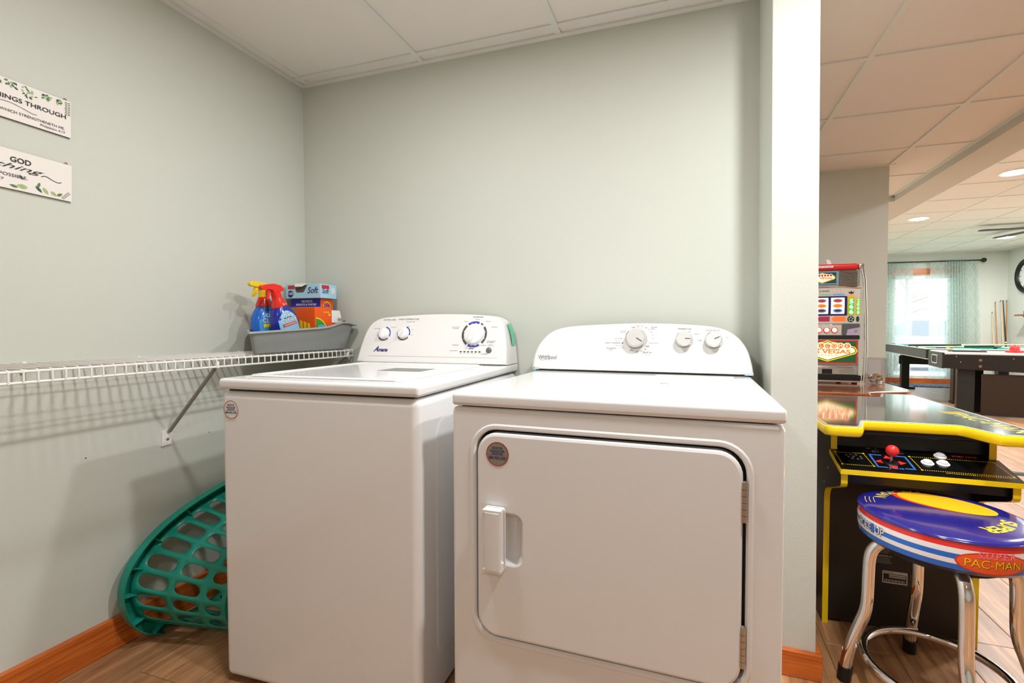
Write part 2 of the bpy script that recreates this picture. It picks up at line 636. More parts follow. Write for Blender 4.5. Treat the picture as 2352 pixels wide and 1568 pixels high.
def lamp(x, y, z, watts, label, rad=0.062):
    t = thing('recessed_light', label, 'ceiling light', (x, y, z), group='round recessed ceiling lights')
    G().lathe([(rad + 0.001, -0.003), (rad + 0.026, -0.004), (rad + 0.03, 0.0), (rad + 0.03, 0.008), (rad + 0.001, 0.008), (rad + 0.001, -0.003)], 32).build('trim_ring', M_RING, t)
    me = bpy.data.meshes.new('lens')
    n = 32
    me.from_pydata([(rad * math.cos(2 * math.pi * k / n), rad * math.sin(2 * math.pi * k / n), -0.0045) for k in range(n)], [], [tuple(range(n))[::-1]])
    me.materials.append(lens_mat(watts, rad))
    link('lens', me, t)
    return t


lamp(GX - GP / 2, GY - 2.5 * GP, HC, LAMP_W, 'recessed ceiling light lighting the washer and dryer corner')
lamp(GX - GP / 2, GY - 5.5 * GP, HC, FILL_W_BACK, 'added fill light in the ceiling behind the viewer')  # added fill for the machine fronts and lower left wall
lamp(GX - 2.5 * GP, GY - 2.5 * GP, HC, LAMP_W_LEFT, 'recessed ceiling light above the washer')
lamp(GX + 0.5 * GP, GY - 1.5 * GP, HC, LAMP_W_SIDE, 'recessed ceiling light above the arcade table')
for (i, j, lab) in ((0, 0, 'large recessed light at the picture edge beside the beam'), (0, 3, 'recessed light nearest the column wall'),
                    (3, 6, 'small far recessed light above the pool cues'), (0, -3, 'recessed light of the games room nearer the stool'),
                    (3, 0, 'recessed light above the hockey table'), (3, 3, 'recessed light above the pool table'), (3, -3, 'recessed light beside the right wall'),
                    (0, 6, 'recessed light near the glass door')):
    lamp(FX + GP / 2 + i * GP, FY + GP / 2 + j * GP, HF, LAMP_W_FAR, lab, 0.082)

# ------------------------------------------------------------------ washer
def console_mesh(outline, y0, zb, tilt, yb, rim=0.012):
    """outline (x, z) counter-clockwise seen from the front; front face leans back"""
    yf = lambda z: y0 + tilt * (z - zb)
    back = [(a, yb, b) for a, b in outline]
    o1 = [(a, yf(b) + rim, b) for a, b in outline]
    i1 = inset(outline, rim * 0.3)
    o2 = [(a, yf(b) + rim * 0.3, b) for a, b in i1]
    i2 = inset(outline, rim)
    o3 = [(a, yf(b), b) for a, b in i2]
    return G().loft([back, o1, o2, o3])


def smooth_outline(pts, bl, br, n=4):
    """Catmull-Rom through the arch points, straight base"""
    P = [Vector(bl)] + [Vector(p) for p in pts] + [Vector(br)]
    out = []
    for i in range(len(P) - 1):
        p0, p1, p2, p3 = P[max(i - 1, 0)], P[i], P[i + 1], P[min(i + 2, len(P) - 1)]
        for k in range(n):
            t = k / n
            out.append(tuple(0.5 * ((2 * p1) + (p2 - p0) * t + (2 * p0 - 5 * p1 + 4 * p2 - p3) * t * t + (3 * p1 - p0 - 3 * p2 + p3) * t ** 3)))
    out.append(tuple(P[-1]))
    return out[::-1]


def sticker(parent, cx, cz, r, y, rim_m, back_m):
    s = G().lathe([(0, 0), (r, 0), (r, 0.0006), (0, 0.0006)], 36, Matrix.Translation((cx, y, cz)) @ Matrix.Rotation(R(90), 4, 'X')).build('sticker', back_m, parent)
    fn = flat((cx, y - 0.0006, cz), lift=0.0003)
    decal(s, 'sticker_rim', arc_quads(0, 0, r * 0.93, r, 0, 360, 36), rim_m, fn)
    decal(s, 'sticker_rim', [rect(-r * 0.9, r * 0.9, -0.10 * r, -0.07 * r)], rim_m, fn)
    for b, z, w in (('REGISTER', 0.42, 0.95), ('ENREGISTRER', 0.16, 1.3), ('REGISTRE', -0.06, 0.95), ('888-900-3381', -0.42, 1.55)):
        letter(s, b, 0.17 * r if b[0] != '8' else 0.22 * r, M_NAVY, flat((cx, y - 0.0006, cz + z * r), lift=0.0004), width=w * r, bold=0.02)
    return s


M_STRIM = mat('sticker_red', (190, 40, 40), 0.5, var=0)
M_STWH = mat('sticker_white', (226, 226, 222), 0.4, var=0)
M_STGR = mat('sticker_olive', (138, 134, 118), 0.35, var=0.02)

wa = thing('washing_machine', 'white top-loading washing machine with blue-ringed knobs under the wire shelf', 'washer', (-1.305, 0.975, 0), R(2))
WW, WD, WZ = 0.66, 0.775, 0.889
G().rbox(0.012, WW - 0.004, 0.004, WD - 0.01, 0.012, WZ - 0.036, 0.022, 5).build('cabinet', M_WHITE, wa)
G().box(0.03, WW - 0.025, 0.02, WD - 0.03, WZ - 0.04, WZ - 0.026).build('dark_seam', M_DARK, wa)
for fx, fy in ((0.06, 0.06), (WW - 0.06, 0.06), (0.06, WD - 0.08), (WW - 0.06, WD - 0.08)):
    G().lathe([(0.0, 0), (0.02, 0), (0.02, 0.012), (0.008, 0.014), (0.008, 0.03)], 16, Matrix.Translation((fx, fy, 0))).build('foot', M_BLACK, wa)
G().rbox(0.01, WW, 0.0, WD, WZ - 0.031, WZ, 0.010, 4).build('top_panel', M_WHITE, wa)
lid = G().rbox(0.055, WW - 0.075, 0.05, 0.585, WZ - 0.006, WZ + 0.0035, 0.003, 2).build('lid', M_WHITE, wa)
# shallow dish of the lid: a raised border strip
lp = [rrect(0.055, WW - 0.075, 0.05, 0.585, 0.03), rrect(0.075, WW - 0.095, 0.07, 0.565, 0.03)]
g = G().loft([[(a, b, WZ + 0.0035) for a, b in lp[0]], [(a, b, WZ + 0.0075) for a, b in inset(lp[0], 0.006)], [(a, b, WZ + 0.0075) for a, b in inset(lp[0], 0.014)], [(a, b, WZ + 0.0035) for a, b in lp[1]]], False, False)
g.build('lid_border', M_WHITE, lid)
# warning label on the lid
lab = G().box(0.33, 0.485, 0.30, 0.40, WZ + 0.0035, WZ + 0.0041).build('warning_label', mat('label_grey', (128, 128, 126), 0.5, var=0.02), lid, 0)
rows = []
for k in range(9):
    yy = 0.312 + k * 0.0095
    xx = 0.336
    while xx < 0.475:
        w = random.uniform(0.004, 0.013)
        rows.append(rect(xx, min(xx + w, 0.479), yy, yy + 0.004))
        xx += w + 0.003
decal(lab, 'label_print', rows, mat('label_print_light', (196, 196, 194), 0.5, var=0), lambda a, b: Vector((a, b, WZ + 0.0044)))
wo = smooth_outline([(-0.004, 0.9745), (0.015, 1.036), (0.052, 1.069), (0.124, 1.0815), (0.3276, 1.091), (0.522, 1.0865), (0.596, 1.075), (0.629, 1.045), (0.649, 0.971)], (-0.016, WZ + 0.002), (0.658, WZ + 0.002))
WT, WY0 = 0.3, 0.632
co = console_mesh(wo, WY0, WZ, WT, WD - 0.005, 0.010).build('console', M_CONS, wa, 50)
wn = Vector((0, -1, WT)).normalized()
wup = Vector((0, WT, 1)).normalized()


def wfn(x, z, lift=0.0006):
    return flat((x, WY0 + WT * (z - WZ), z), (1, 0, 0), wup, lift)


# raised control panel outline, lower band
decal(co, 'panel_band', [rect(-0.29, 0.29, -0.0012, 0.0012)], mat('faint_line', (214, 212, 210), 0.4, var=0), wfn(0.33, 0.918))


def knob_matrix(fn):
    p, px, py = fn(0, 0), fn(1, 0) - fn(0, 0), fn(0, 1) - fn(0, 0)
    n = px.cross(py)
    return Matrix(((px.x, py.x, n.x, p.x), (px.y, py.y, n.y, p.y), (px.z, py.z, n.z, p.z), (0, 0, 0, 1)))


def washer_knob(x, z, r, ang, blue, grey, big):
    fn = wfn(x, z, 0.0004)
    mt = knob_matrix(fn)
    k = G().lathe([(0.0, 0.0), (r, 0.0), (r, 0.006), (r * 0.93, 0.012), (r * 0.82, 0.014), (0.0, 0.014)], 40, mt).build('knob', M_CONS, co)
    c, s = math.cos(R(ang)), math.sin(R(ang))
    w = r * 0.24
    pl = []
    for a in range(0, 360, 15):
        u, v = math.cos(R(a)), math.sin(R(a))
        pu, pv = u * r * 0.92, v * w * (0.75 + 0.25 * u)
        pl.append((pu * c - pv * s, pu * s + pv * c))
    lo = [mt @ Vector((a, b, 0.012)) for a, b in pl]
    hi = [mt @ Vector((a * 0.93, b * 0.8, 0.026)) for a, b in pl]
    G().loft([lo, hi]).build('grip', M_CONS, k)
    f2 = wfn(x, z, 0.0005)
    for m, arcs in ((M_BLUEP, blue), (M_GREYP, grey)):
        for a0, a1 in arcs:
            decal(co, 'dial_arc', arc_quads(0, 0, r * 1.10, r * 1.32, a0, a1, 10), m, f2)
            for t in (0.3, 0.7):
                a = a0 + (a1 - a0) * t
                decal(co, 'dial_tick', arc_quads(0, 0, r * 1.10, r * 1.17, a - 2.5, a + 2.5, 1), M_CONS, wfn(x, z, 0.0008))


washer_knob(0.1005, 1.010, 0.0235, 78, [(-25, 80), (178, 205)], [(215, 318)], False)
washer_knob(0.193, 1.012, 0.0235, 62, [(-18, 70), (150, 200)], [(210, 325)], False)
washer_knob(0.512, 1.0085, 0.041, 255, [(50, 62), (70, 125), (243, 300)], [(-45, 38), (134, 235)], True)
for b, x, z, h, w, sh in (('WATER LEVEL', 0.117, 1.065, 0.0065, 0.060, 0.25), ('WASH TEMPERATURE', 0.208, 1.067, 0.0065, 0.098, 0.25), ('all cold rinses', 0.219, 1.0575, 0.0045, 0.040, 0.25),
                          ('NORMAL', 0.521, 1.0745, 0.0065, 0.046, 0.25), ('regular', 0.520, 1.0665, 0.0040, 0.022, 0.25), ('heavy', 0.470, 1.058, 0.004, 0.018, 0.25), ('casual', 0.566, 1.058, 0.004, 0.02, 0.25),
                          ('delicate', 0.594, 1.036, 0.004, 0.026, 0.25), ('bulky items', 0.428, 1.036, 0.004, 0.034, 0.25), ('& sheets', 0.428, 1.030, 0.004, 0.026, 0.25),
                          ('drain/spin', 0.436, 0.9645, 0.004, 0.028, 0.25), ('rinse/spin', 0.552, 0.9645, 0.004, 0.030, 0.25), ('clean washer', 0.500, 0.957, 0.004, 0.040, 0.25),
                          ('START', 0.587, 0.975, 0.0085, 0.036, 0.25), ('pause', 0.587, 0.968, 0.0035, 0.016, 0.2), ('unlock lid', 0.587, 0.963, 0.0035, 0.028, 0.2),
                          ('CANCEL', 0.564, 0.9295, 0.005, 0.026, 0.25), ('cycle status', 0.431, 0.942, 0.0042, 0.036, 0.25),
                          ('auto sensing', 0.062, 1.030, 0.0035, 0.03, 0.2), ('deep water', 0.142, 1.036, 0.0035, 0.026, 0.2), ('cold', 0.212, 1.038, 0.0035, 0.011, 0.2), ('warm', 0.232, 1.026, 0.0035, 0.013, 0.2), ('hot', 0.234, 1.004, 0.0035, 0.009, 0.2)):
    letter(co, b, h, M_GREYP if h > 0.006 else M_PRINT, wfn(x, z), width=w, shear=sh)
letter(co, 'with', 0.004, M_PRINT, wfn(0.484, 0.9505), width=0.011, shear=0.25)
letter(co, 'affresh', 0.006, M_GREYP, wfn(0.506, 0.950), width=0.024, shear=0.4, bold=0.02)
letter(co, 'A', 0.021, M_NAVY, wfn(0.074, 0.9365), width=0.022, shear=0.45, bold=0.035)
letter(co, 'mana', 0.0155, M_NAVY, wfn(0.107, 0.9365), width=0.046, shear=0.4, bold=0.035)
for k in range(6):
    f = wfn(0.463 + k * 0.0160, 0.940, 0.0004)
    G().loft([[f(a, b) for a, b in rrect(-0.0045, 0.0045, -0.002, 0.002, 0.0012, 2)], [f(a * 0.9, b * 0.9) + wn * 0.001 for a, b in rrect(-0.0045, 0.0045, -0.002, 0.002, 0.0012, 2)]]).build('status_light', M_BLACK, co)
    letter(co, ('sensing', 'wash', 'rinse', 'final spin', 'cycle', 'lid locked')[k], 0.003, M_PRINT, wfn(0.463 + k * 0.0160, 0.9325), width=0.011, shear=0.2)
G().lathe([(0, 0), (0.0115, 0), (0.0115, 0.003), (0.009, 0.005), (0, 0.0055)], 28, knob_matrix(wfn(0.582, 0.9465, 0.0))).build('start_button', mat('button_taupe', (112, 106, 100), 0.3), co)
# strip of green tape on the right cheek of the console
gt = [(0.002, 0.0), (0.036, 0.0)]
prof = [(0.630, 1.052), (0.640, 1.030), (0.6465, 1.000), (0.6515, 0.965)]
g = G()
tp = []
for i, (a, b) in enumerate(prof):
    tp.append([(a + 0.004, 0.715, b), (a + 0.004, 0.757, b), (a + 0.0046, 0.757, b), (a + 0.0046, 0.715, b)])
g.loft(tp).build('tape_strip', mat('green_tape', (110, 205, 170), 0.4, var=0.06, vscale=60), wa, 30)
sticker(wa, 0.0545, 0.800, 0.0265, 0.0035, M_STRIM, M_STWH)
# pressed panel on the side facing the dryer
g = G().loft([[(WW - 0.0045, a, b) for a, b in rrect(0.09, WD - 0.08, 0.12, WZ - 0.10, 0.05)], [(WW - 0.001, a, b) for a, b in rrect(0.10, WD - 0.09, 0.13, WZ - 0.11, 0.045)]], False, True)
g.build('pressed_side_panel', M_WHITE, wa)

# ------------------------------------------------------------------ dryer
dy = thing('clothes_dryer', 'white front-loading dryer with silver knobs and a square door', 'dryer', (-0.555, 1.0, 0), R(-0.8))
DW, DD, DZ = 0.737, 0.755, 0.876
G().rbox(0.0, DW - 0.002, 0.026, DD - 0.01, 0.014, DZ - 0.034, 0.006, 3).build('cabinet', M_WHITE, dy)


def plate_with_hole(outer_loops, hole_loops):
    """front sheet between an outline and a hole, with the edges of both folded back; loops are 3-D, first loop of each lies in the sheet"""
    bm = bmesh.new()
    ed = []
    for lpz in (outer_loops[0], hole_loops[0]):
        q = [bm.verts.new(p) for p in lpz]
        for i in range(len(q)):
            ed.append(bm.edges.new((q[i], q[(i + 1) % len(q)])))
    bmesh.ops.triangle_fill(bm, use_beauty=True, use_dissolve=False, edges=ed)
    bm.verts.index_update()
    g = G().add([v.co for v in bm.verts], [[v.index for v in f.verts] for f in bm.faces])
    bm.free()
    g.loft(outer_loops, False, False)
    return g


def weld(g, name, m, parent, ang=10):
    me = g.mesh(name, 40)
    bm = bmesh.new(); bm.from_mesh(me)
    bmesh.ops.remove_doubles(bm, verts=bm.verts[:], dist=0.0002)
    bmesh.ops.recalc_face_normals(bm, faces=bm.faces[:])
    bm.to_mesh(me); bm.free()
    me.shade_smooth(); me.set_sharp_from_angle(angle=R(ang))
    me.materials.append(m)
    o = link(name, me, parent)
    weigh(o)
    return o


of = rrect(0.0, DW - 0.002, 0.014, DZ - 0.034, 0.012, 4)
DH = rrect(0.064, 0.666, 0.290, 0.792, 0.055, 8)
y3 = lambda poly, y: [(a, y, b) for a, b in poly]
g = plate_with_hole([y3(inset(of, 0.008), 0.004), y3(inset(of, 0.0025), 0.0065), y3(of, 0.012), y3(of, 0.03)], [y3(inset(DH, -0.014), 0.004)])
g.loft([y3(inset(DH, -0.014), 0.004), y3(inset(DH, -0.010), 0.0015), y3(inset(DH, -0.004), 0.0015), y3(DH, 0.006), y3(DH, 0.024)], False, False)
weld(g, 'front_panel', M_WHITE, dy)
G().loft([y3(DH, 0.0225), y3(DH, 0.0255)]).build('door_recess', M_DARK, dy, 0)
G().box(0.02, DW - 0.02, 0.02, DD - 0.03, DZ - 0.036, DZ - 0.026).build('dark_seam', M_DARK, dy)
for fx, fy in ((0.06, 0.06), (DW - 0.06, 0.06), (0.06, DD - 0.08), (DW - 0.06, DD - 0.08)):
    G().lathe([(0.0, 0), (0.02, 0), (0.02, 0.012), (0.008, 0.014), (0.008, 0.03)], 16, Matrix.Translation((fx, fy, 0))).build('foot', M_BLACK, dy)
tp = G().rbox(0.0, DW, 0.0, DD, DZ - 0.031, DZ, 0.009, 4).build('top_panel', M_WHITE, dy)
ls = G().rbox(0.44, 0.68, 0.55, 0.605, DZ - 0.001, DZ + 0.0022, 0.0015, 2).build('lint_screen_cover', M_WHITE, tp)
decal(ls, 'cover_outline', [rect(0.437, 0.683, 0.5472, 0.5484), rect(0.437, 0.4382, 0.548, 0.608), rect(0.6818, 0.683, 0.548, 0.608)], mat('seam_grey', (176, 174, 172), 0.5, var=0), lambda a, b: Vector((a, b, DZ + 0.0004)))
decal(tp, 'scuff', [ell(0.475, 0.35, 0.004, 0.008, 10), ell(0.483, 0.362, 0.005, 0.006, 10), ell(0.492, 0.35, 0.004, 0.005, 9)], mat('scuff_grey', (128, 126, 124), 0.7, var=0.1), lambda a, b: Vector((a, b, DZ + 0.0004)))
do_ = smooth_outline([(-0.014, 0.932), (0.0066, 0.981), (0.051, 1.0215), (0.121, 1.0395), (0.267, 1.0475), (0.391, 1.0505), (0.5386, 1.0455), (0.637, 1.0345), (0.691, 1.008), (0.7235, 0.9665), (0.7385, 0.918)], (-0.019, DZ + 0.003), (0.744, DZ + 0.003))
DT, DY0 = 0.3, 0.62
dc = console_mesh(do_, DY0, DZ, DT, DD - 0.005, 0.014).build('console', M_CONS, dy, 50)
G().box(0.0, DW, DY0 + 0.006, DD - 0.01, DZ - 0.001, DZ + 0.003).build('dark_seam', M_DARK, dy, 0)
dn = Vector((0, -1, DT)).normalized()


def dfn(x, z, lift=0.0006):
    return flat((x, DY0 + DT * (z - DZ), z), (1, 0, 0), wup, lift)


M_KSHADE = mat('knob_plinth', (212, 210, 206), 0.45)
M_KFACE = mat('brushed_knob', (206, 204, 202), 0.42, metal=0.25, var=0.02)


def dryer_knob(x, z, r, ang):
    mt = knob_matrix(dfn(x, z - r * 0.25, 0.0))
    k = G().lathe([(0.0, 0.0), (r * 1.16, 0.0), (r * 1.1, 0.002), (0.0, 0.002)], 40, mt).build('knob_plinth', M_KSHADE, dc)
    mt = knob_matrix(dfn(x, z - r * 0.25, 0.0))
    kn = G().lathe([(0.0, 0.002), (r * 0.86, 0.002), (r * 0.92, 0.016), (r * 0.97, 0.020)], 44, mt).build('knob', M_BLACK, dc)
    G().lathe([(r * 0.97, 0.0195), (r, 0.0205), (r, 0.025), (r * 0.95, 0.0275), (r * 0.9, 0.0265)], 44, mt).build('knob_rim', M_CHROME, kn)
    G().lathe([(0.0, 0.0262), (r * 0.93, 0.0265), (r * 0.93, 0.024), (0.0, 0.024)], 44, mt).build('knob_face', M_KFACE, kn)
    c, s = math.cos(R(ang)), math.sin(R(ang))
    pl = rrect(r * 0.12, r * 0.8, -r * 0.045, r * 0.045, r * 0.04, 3)
    g = G().loft([[mt @ Vector((a * c - b * s, a * s + b * c, 0.0262)) for a, b in pl], [mt @ Vector((a * c - b * s, a * s + b * c, 0.0275)) for a, b in pl]])
    g.build('pointer', M_GREYP, kn)


dryer_knob(0.3644, 1.003, 0.0345, -33)
dryer_knob(0.5266, 0.998, 0.0265, -2)
dryer_knob(0.6203, 0.996, 0.0265, 24)
for b, x, z, h, w, m in (('TEMPERATURE', 0.5274, 1.0275, 0.0055, 0.046, M_GREYP), ('CYCLE SIGNAL', 0.6189, 1.0235, 0.0055, 0.047, M_GREYP), ('Low', 0.541, 1.0188, 0.0045, 0.012, M_PRINT), ('Med', 0.567, 1.011, 0.0045, 0.013, M_PRINT), ('High', 0.577, 0.990, 0.0045, 0.015, M_PRINT),
                         ('Off', 0.633, 1.0155, 0.004, 0.010, M_PRINT), ('On', 0.663, 0.999, 0.0045, 0.009, M_PRINT),
                         ('Timed', 0.424, 1.0335, 0.0058, 0.022, M_GREYP), ('Dry', 0.422, 1.0275, 0.0058, 0.012, M_GREYP), ('Heavy', 0.370, 1.0415, 0.004, 0.016, M_PRINT), ('Dry', 0.370, 1.0365, 0.004, 0.009, M_PRINT),
                         ('OFF', 0.3535, 1.0328, 0.005, 0.012, M_GREYP), ('70', 0.384, 1.0375, 0.004, 0.007, M_PRINT), ('60', 0.398, 1.0325, 0.004, 0.007, M_PRINT), ('50', 0.408, 1.0265, 0.004, 0.007, M_PRINT), ('40', 0.416, 1.017, 0.004, 0.007, M_PRINT),
                         ('30', 0.421, 1.006, 0.004, 0.007, M_PRINT), ('20', 0.421, 0.995, 0.004, 0.007, M_PRINT), ('Cool Down', 0.427, 0.979, 0.0045, 0.033, M_PRINT), ('OFF', 0.405, 0.967, 0.0052, 0.013, M_GREYP), ('30', 0.397, 0.957, 0.004, 0.007, M_PRINT),
                         ('20', 0.384, 0.9515, 0.004, 0.007, M_PRINT), ('10', 0.370, 0.9485, 0.004, 0.007, M_PRINT), ('OFF', 0.349, 0.9525, 0.005, 0.012, M_GREYP), ('Fluff Air', 0.4065, 0.9455, 0.006, 0.031, M_GREYP), ('No Heat', 0.4065, 0.9395, 0.0032, 0.018, M_PRINT),
                         ('Wrinkle', 0.317, 1.0215, 0.004, 0.020, M_PRINT), ('Shield', 0.317, 1.0165, 0.004, 0.017, M_PRINT), ('Cool Down', 0.301, 0.995, 0.0045, 0.031, M_PRINT), ('Less Dry', 0.301, 0.986, 0.004, 0.023, M_PRINT),
                         ('ENERGY PREFERRED', 0.283, 0.978, 0.0042, 0.056, M_GREYP), ('More Dry', 0.305, 0.9695, 0.004, 0.025, M_PRINT), ('Very Dry', 0.313, 0.962, 0.004, 0.023, M_PRINT), ('Automatic', 0.278, 0.9595, 0.006, 0.036, M_GREYP), ('Dry', 0.278, 0.953, 0.006, 0.012, M_GREYP)):
    letter(dc, b, h, m, dfn(x, z), width=w)
decal(dc, 'leaf_mark', [ell(0.0, 0.0, 0.0032, 0.0022, 12)], M_GREYP, dfn(0.317, 0.980))
letter(dc, 'Whirlpool', 0.0155, M_GREYP, dfn(0.0415, 0.9185), width=0.071)
g = G()
swz = [(0.026 + 0.012 * math.cos(R(a)) * 1.6 + 0.008, 0.9225 + 0.0065 * math.sin(R(a)) + 0.005 * math.cos(R(a))) for a in range(20, 330, 10)]
f0 = flat((0, DY0 - DT * DZ, 0), (1, 0, 0), (0, DT, 1), 0.0)
pts = [Vector((a, DY0 + DT * (b - DZ), b)) + dn * 0.0004 for a, b in swz]
g.tube(pts, 0.0005, 5).build('logo_swirl', M_GREYP, dc)
for sx in (-1, 1):
    xx = 0.012 if sx < 0 else 0.728
    decal(dc, 'blue_film', [[(-0.014, -0.004), (0.012, -0.004), (0.014, 0.003 + 0.003 * (sx > 0)), (-0.006, 0.001)]], mat('blue_film', (170, 205, 225), 0.25, var=0.05), dfn(xx if sx > 0 else 0.0, 0.884))

# dryer door: plate with a finger pocket, set in a grooved frame
x0, x1, z0, z1 = 0.071, 0.659, 0.297, 0.785
door = bpy.data.objects.new('door', None)
C.objects.link(door); door.parent = dy
ol = rrect(x0, x1, z0, z1, 0.05, 8)
hole = rrect(0.118, 0.190, 0.472, 0.600, 0.026, 6)
g = plate_with_hole([y3(inset(ol, 0.007), -0.004), y3(inset(ol, 0.002), -0.002), y3(ol, 0.003), y3(ol, 0.02)], [y3(hole, -0.004)])
g.loft([y3(hole, -0.004), y3(inset(hole, 0.003), -0.002), y3(inset(hole, 0.008), 0.006), y3(inset(hole, 0.016), 0.015), y3(inset(hole, 0.024), 0.019)], False, True)
weld(g, 'door_panel', M_WHITE, door)
# grip: hollow-backed bar
gp = [(0.096, -0.006), (0.098, -0.024), (0.104, -0.030), (0.136, -0.031), (0.1425, -0.028), (0.1435, -0.012), (0.140, -0.012), (0.138, -0.024), (0.104, -0.024), (0.102, -0.006)]
g = G().prism(gp, lambda a, b, d: (a, b, d), 0.470, 0.604)
g.box(0.0965, 0.1430, -0.029, -0.0055, 0.4640, 0.4705).box(0.0965, 0.1430, -0.029, -0.0055, 0.6035, 0.6100)
g.build('handle', M_WHITE, door, 50)
G().loft([[(a, -0.0058, b) for a, b in rrect(0.0935, 0.146, 0.4605, 0.6125, 0.008)], [(a, -0.0085, b) for a, b in rrect(0.0945, 0.145, 0.4615, 0.6115, 0.008)], [(a, -0.0085, b) for a, b in rrect(0.0975, 0.120, 0.4645, 0.6085, 0.006)]], False, False).build('handle_collar', M_WHITE, door, 50)
sticker(door, 0.125, 0.7365, 0.0288, -0.004, M_STRIM, M_STGR)
M_HINGE = mat('hinge_steel', (186, 176, 166), 0.3, metal=0.9, var=0.04)
for za, zb in ((0.6445, 0.7245), (0.3475, 0.430)):
    h = bpy.data.objects.new('hinge', None)
    C.objects.link(h); h.parent = dy
    n = 6
    for k in range(n):
        a, b = za + (zb - za) * k / n, za + (zb - za) * (k + 1) / n
        G().lathe([(0, a + 0.0004), (0.0052, a + 0.0004), (0.0052, b - 0.0004), (0, b - 0.0004)], 14, Matrix.Translation((0.6615, -0.001, 0))).build('knuckle', M_HINGE, h)
    G().lathe([(0.0, zb), (0.004, zb), (0.003, zb + 0.003), (0, zb + 0.004)], 12, Matrix.Translation((0.6615, -0.001, 0))).build('pin', M_HINGE, h)
decal(door, 'scratch', [[(0.2435, 0.470), (0.2445, 0.470), (0.2458, 0.500)], ell(0.2438, 0.468, 0.0016, 0.0016, 10)], M_STWH, lambda a, b: Vector((a, -0.0043, b)))

# ------------------------------------------------------------------ wire shelf
ws = thing('wire_shelf', 'white coated wire shelf on the left wall with diagonal braces', 'shelf', (XL, 0, 0))
SZ, SX = 0.936, 0.283
YS0, YS1 = -0.9, 1.765
wire = G().tube([(0.004, 0, SZ), (SX - 0.006, 0, SZ), (SX - 0.001, 0, SZ - 0.002), (SX + 0.001, 0, SZ - 0.007), (SX + 0.001, 0, SZ - 0.033)], 0.0021, 6).build('wire', M_WIRE, ws, loc=(0, YS1 - 0.004, 0))
n = int((YS1 - YS0) / 0.0257)
for k in range(1, n):
    copy_part(wire, (0, YS1 - 0.004 - k * 0.0257, 0))
for (x, z, r) in ((SX - 0.002, SZ - 0.005, 0.0034), (SX - 0.002, SZ - 0.031, 0.0034), (SX * 0.5, SZ - 0.004, 0.0028), (0.008, SZ - 0.004, 0.0028)):
    G().tube([(x, YS0, z), (x, YS1, z)], r, 8).build('rail', M_WIRE, ws)


for (y_, z_) in ((0.914, 0.633), (1.296, 0.631)):
    decal(bpy.data.objects['wall_left'], 'nail_hole', [ell(0, 0, 0.0022, 0.0018, 10)], M_BLACK, flat((XL, y_, z_), (0, 1, 0), (0, 0, 1), 0.0005))


def brace(y):
    b = bpy.data.objects.new('brace', None)
    C.objects.link(b); b.parent = ws
    G().tube([(SX - 0.008, y - 0.012, SZ - 0.030), (0.012, y + 0.012, 0.668)], 0.0062, 10).build('strut', M_BRACE, b)
    G().rbox(SX - 0.012, SX + 0.003, y - 0.017, y - 0.007, SZ - 0.037, SZ - 0.012, 0.003, 1).build('hook', M_WIRE, b)
    pl = [(y - 0.011, 0.618), (y + 0.022, 0.620), (y + 0.026, 0.655), (y + 0.012, 0.676), (y - 0.008, 0.668)]
    G().prism(pl, lambda a, c, d: (d, a, c), 0.0, 0.006).build('foot_plate', M_WIRE, b, 0)
    G().lathe([(0, 0), (0.0055, 0), (0.0045, 0.003), (0, 0.004)], 14, Matrix.Translation((0.006, y + 0.008, 0.640)) @ Matrix.Rotation(R(90), 4, 'Y')).build('screw', M_HINGE, b)


brace(1.135)
brace(1.745)
for y in (0.49, 0.78, 1.06, 1.42):
    c = G().rbox(0.0, 0.012, y - 0.006, y + 0.006, SZ - 0.030, SZ + 0.004, 0.003, 1).tube([(0.006, y, SZ - 0.020), (0.02, y, SZ - 0.022)], 0.004, 8)
    c.build('wall_clip', M_WIRE, ws)

# ------------------------------------------------------------------ bin with cleaning supplies
bn = thing('storage_bin', 'grey plastic bin with a wavy rim on the wire shelf', 'bin', (-1.60, 1.50, SZ + 0.0032))


def bin_ring(grow, z, wave, sh=0.0):
    """plan: long front along the shelf edge, slanted end towards the viewer, square end at the back wall"""
    cor = [(0.152 + grow, -0.300 - grow * 1.3), (0.152 + grow, 0.262 + grow), (-0.152 - grow, 0.262 + grow), (-0.152 - grow, -0.055 - grow * 0.4)]
    out = []
    n = 4
    for i in range(n):
        p, q, r_ = Vector(cor[i - 1]), Vector(cor[i]), Vector(cor[(i + 1) % n])
        d1, d2 = (p - q).normalized(), (r_ - q).normalized()
        rad = 0.030
        for k in range(7):
            t = k / 6
            a_ = q + d1 * rad * (1 - t) ** 2 + d2 * rad * t ** 2
            out.append(a_)
    dense = []
    m = len(out)
    for i in range(m):
        p, q = out[i], out[(i + 1) % m]
        k = 14 if i % 7 == 6 else 1
        for t in range(k):
            dense.append(p.lerp(q, t / k))
    res = []
    for p in dense:
        t = p.y
        zz_ = z + wave * (0.030 * (t + 0.30) / 0.56 + (0.018 * math.exp(-((t - 0.165) / 0.06) ** 2) if p.x > 0 else 0.0))
        res.append((p.x, p.y, zz_))
    return res


bl = [bin_ring(-0.040, 0.003, 0), bin_ring(-0.016, 0.074, 1), bin_ring(-0.013, 0.080, 1), bin_ring(0.0, 0.079, 1), bin_ring(0.002, 0.074, 1), bin_ring(0.0, 0.0755, 1), bin_ring(-0.011, 0.0755, 1), bin_ring(-0.014, 0.070, 1), bin_ring(-0.036, 0.004, 0), bin_ring(-0.040, 0.0, 0)]
G().loft(bl).build('tub', M_BIN, bn, 50)

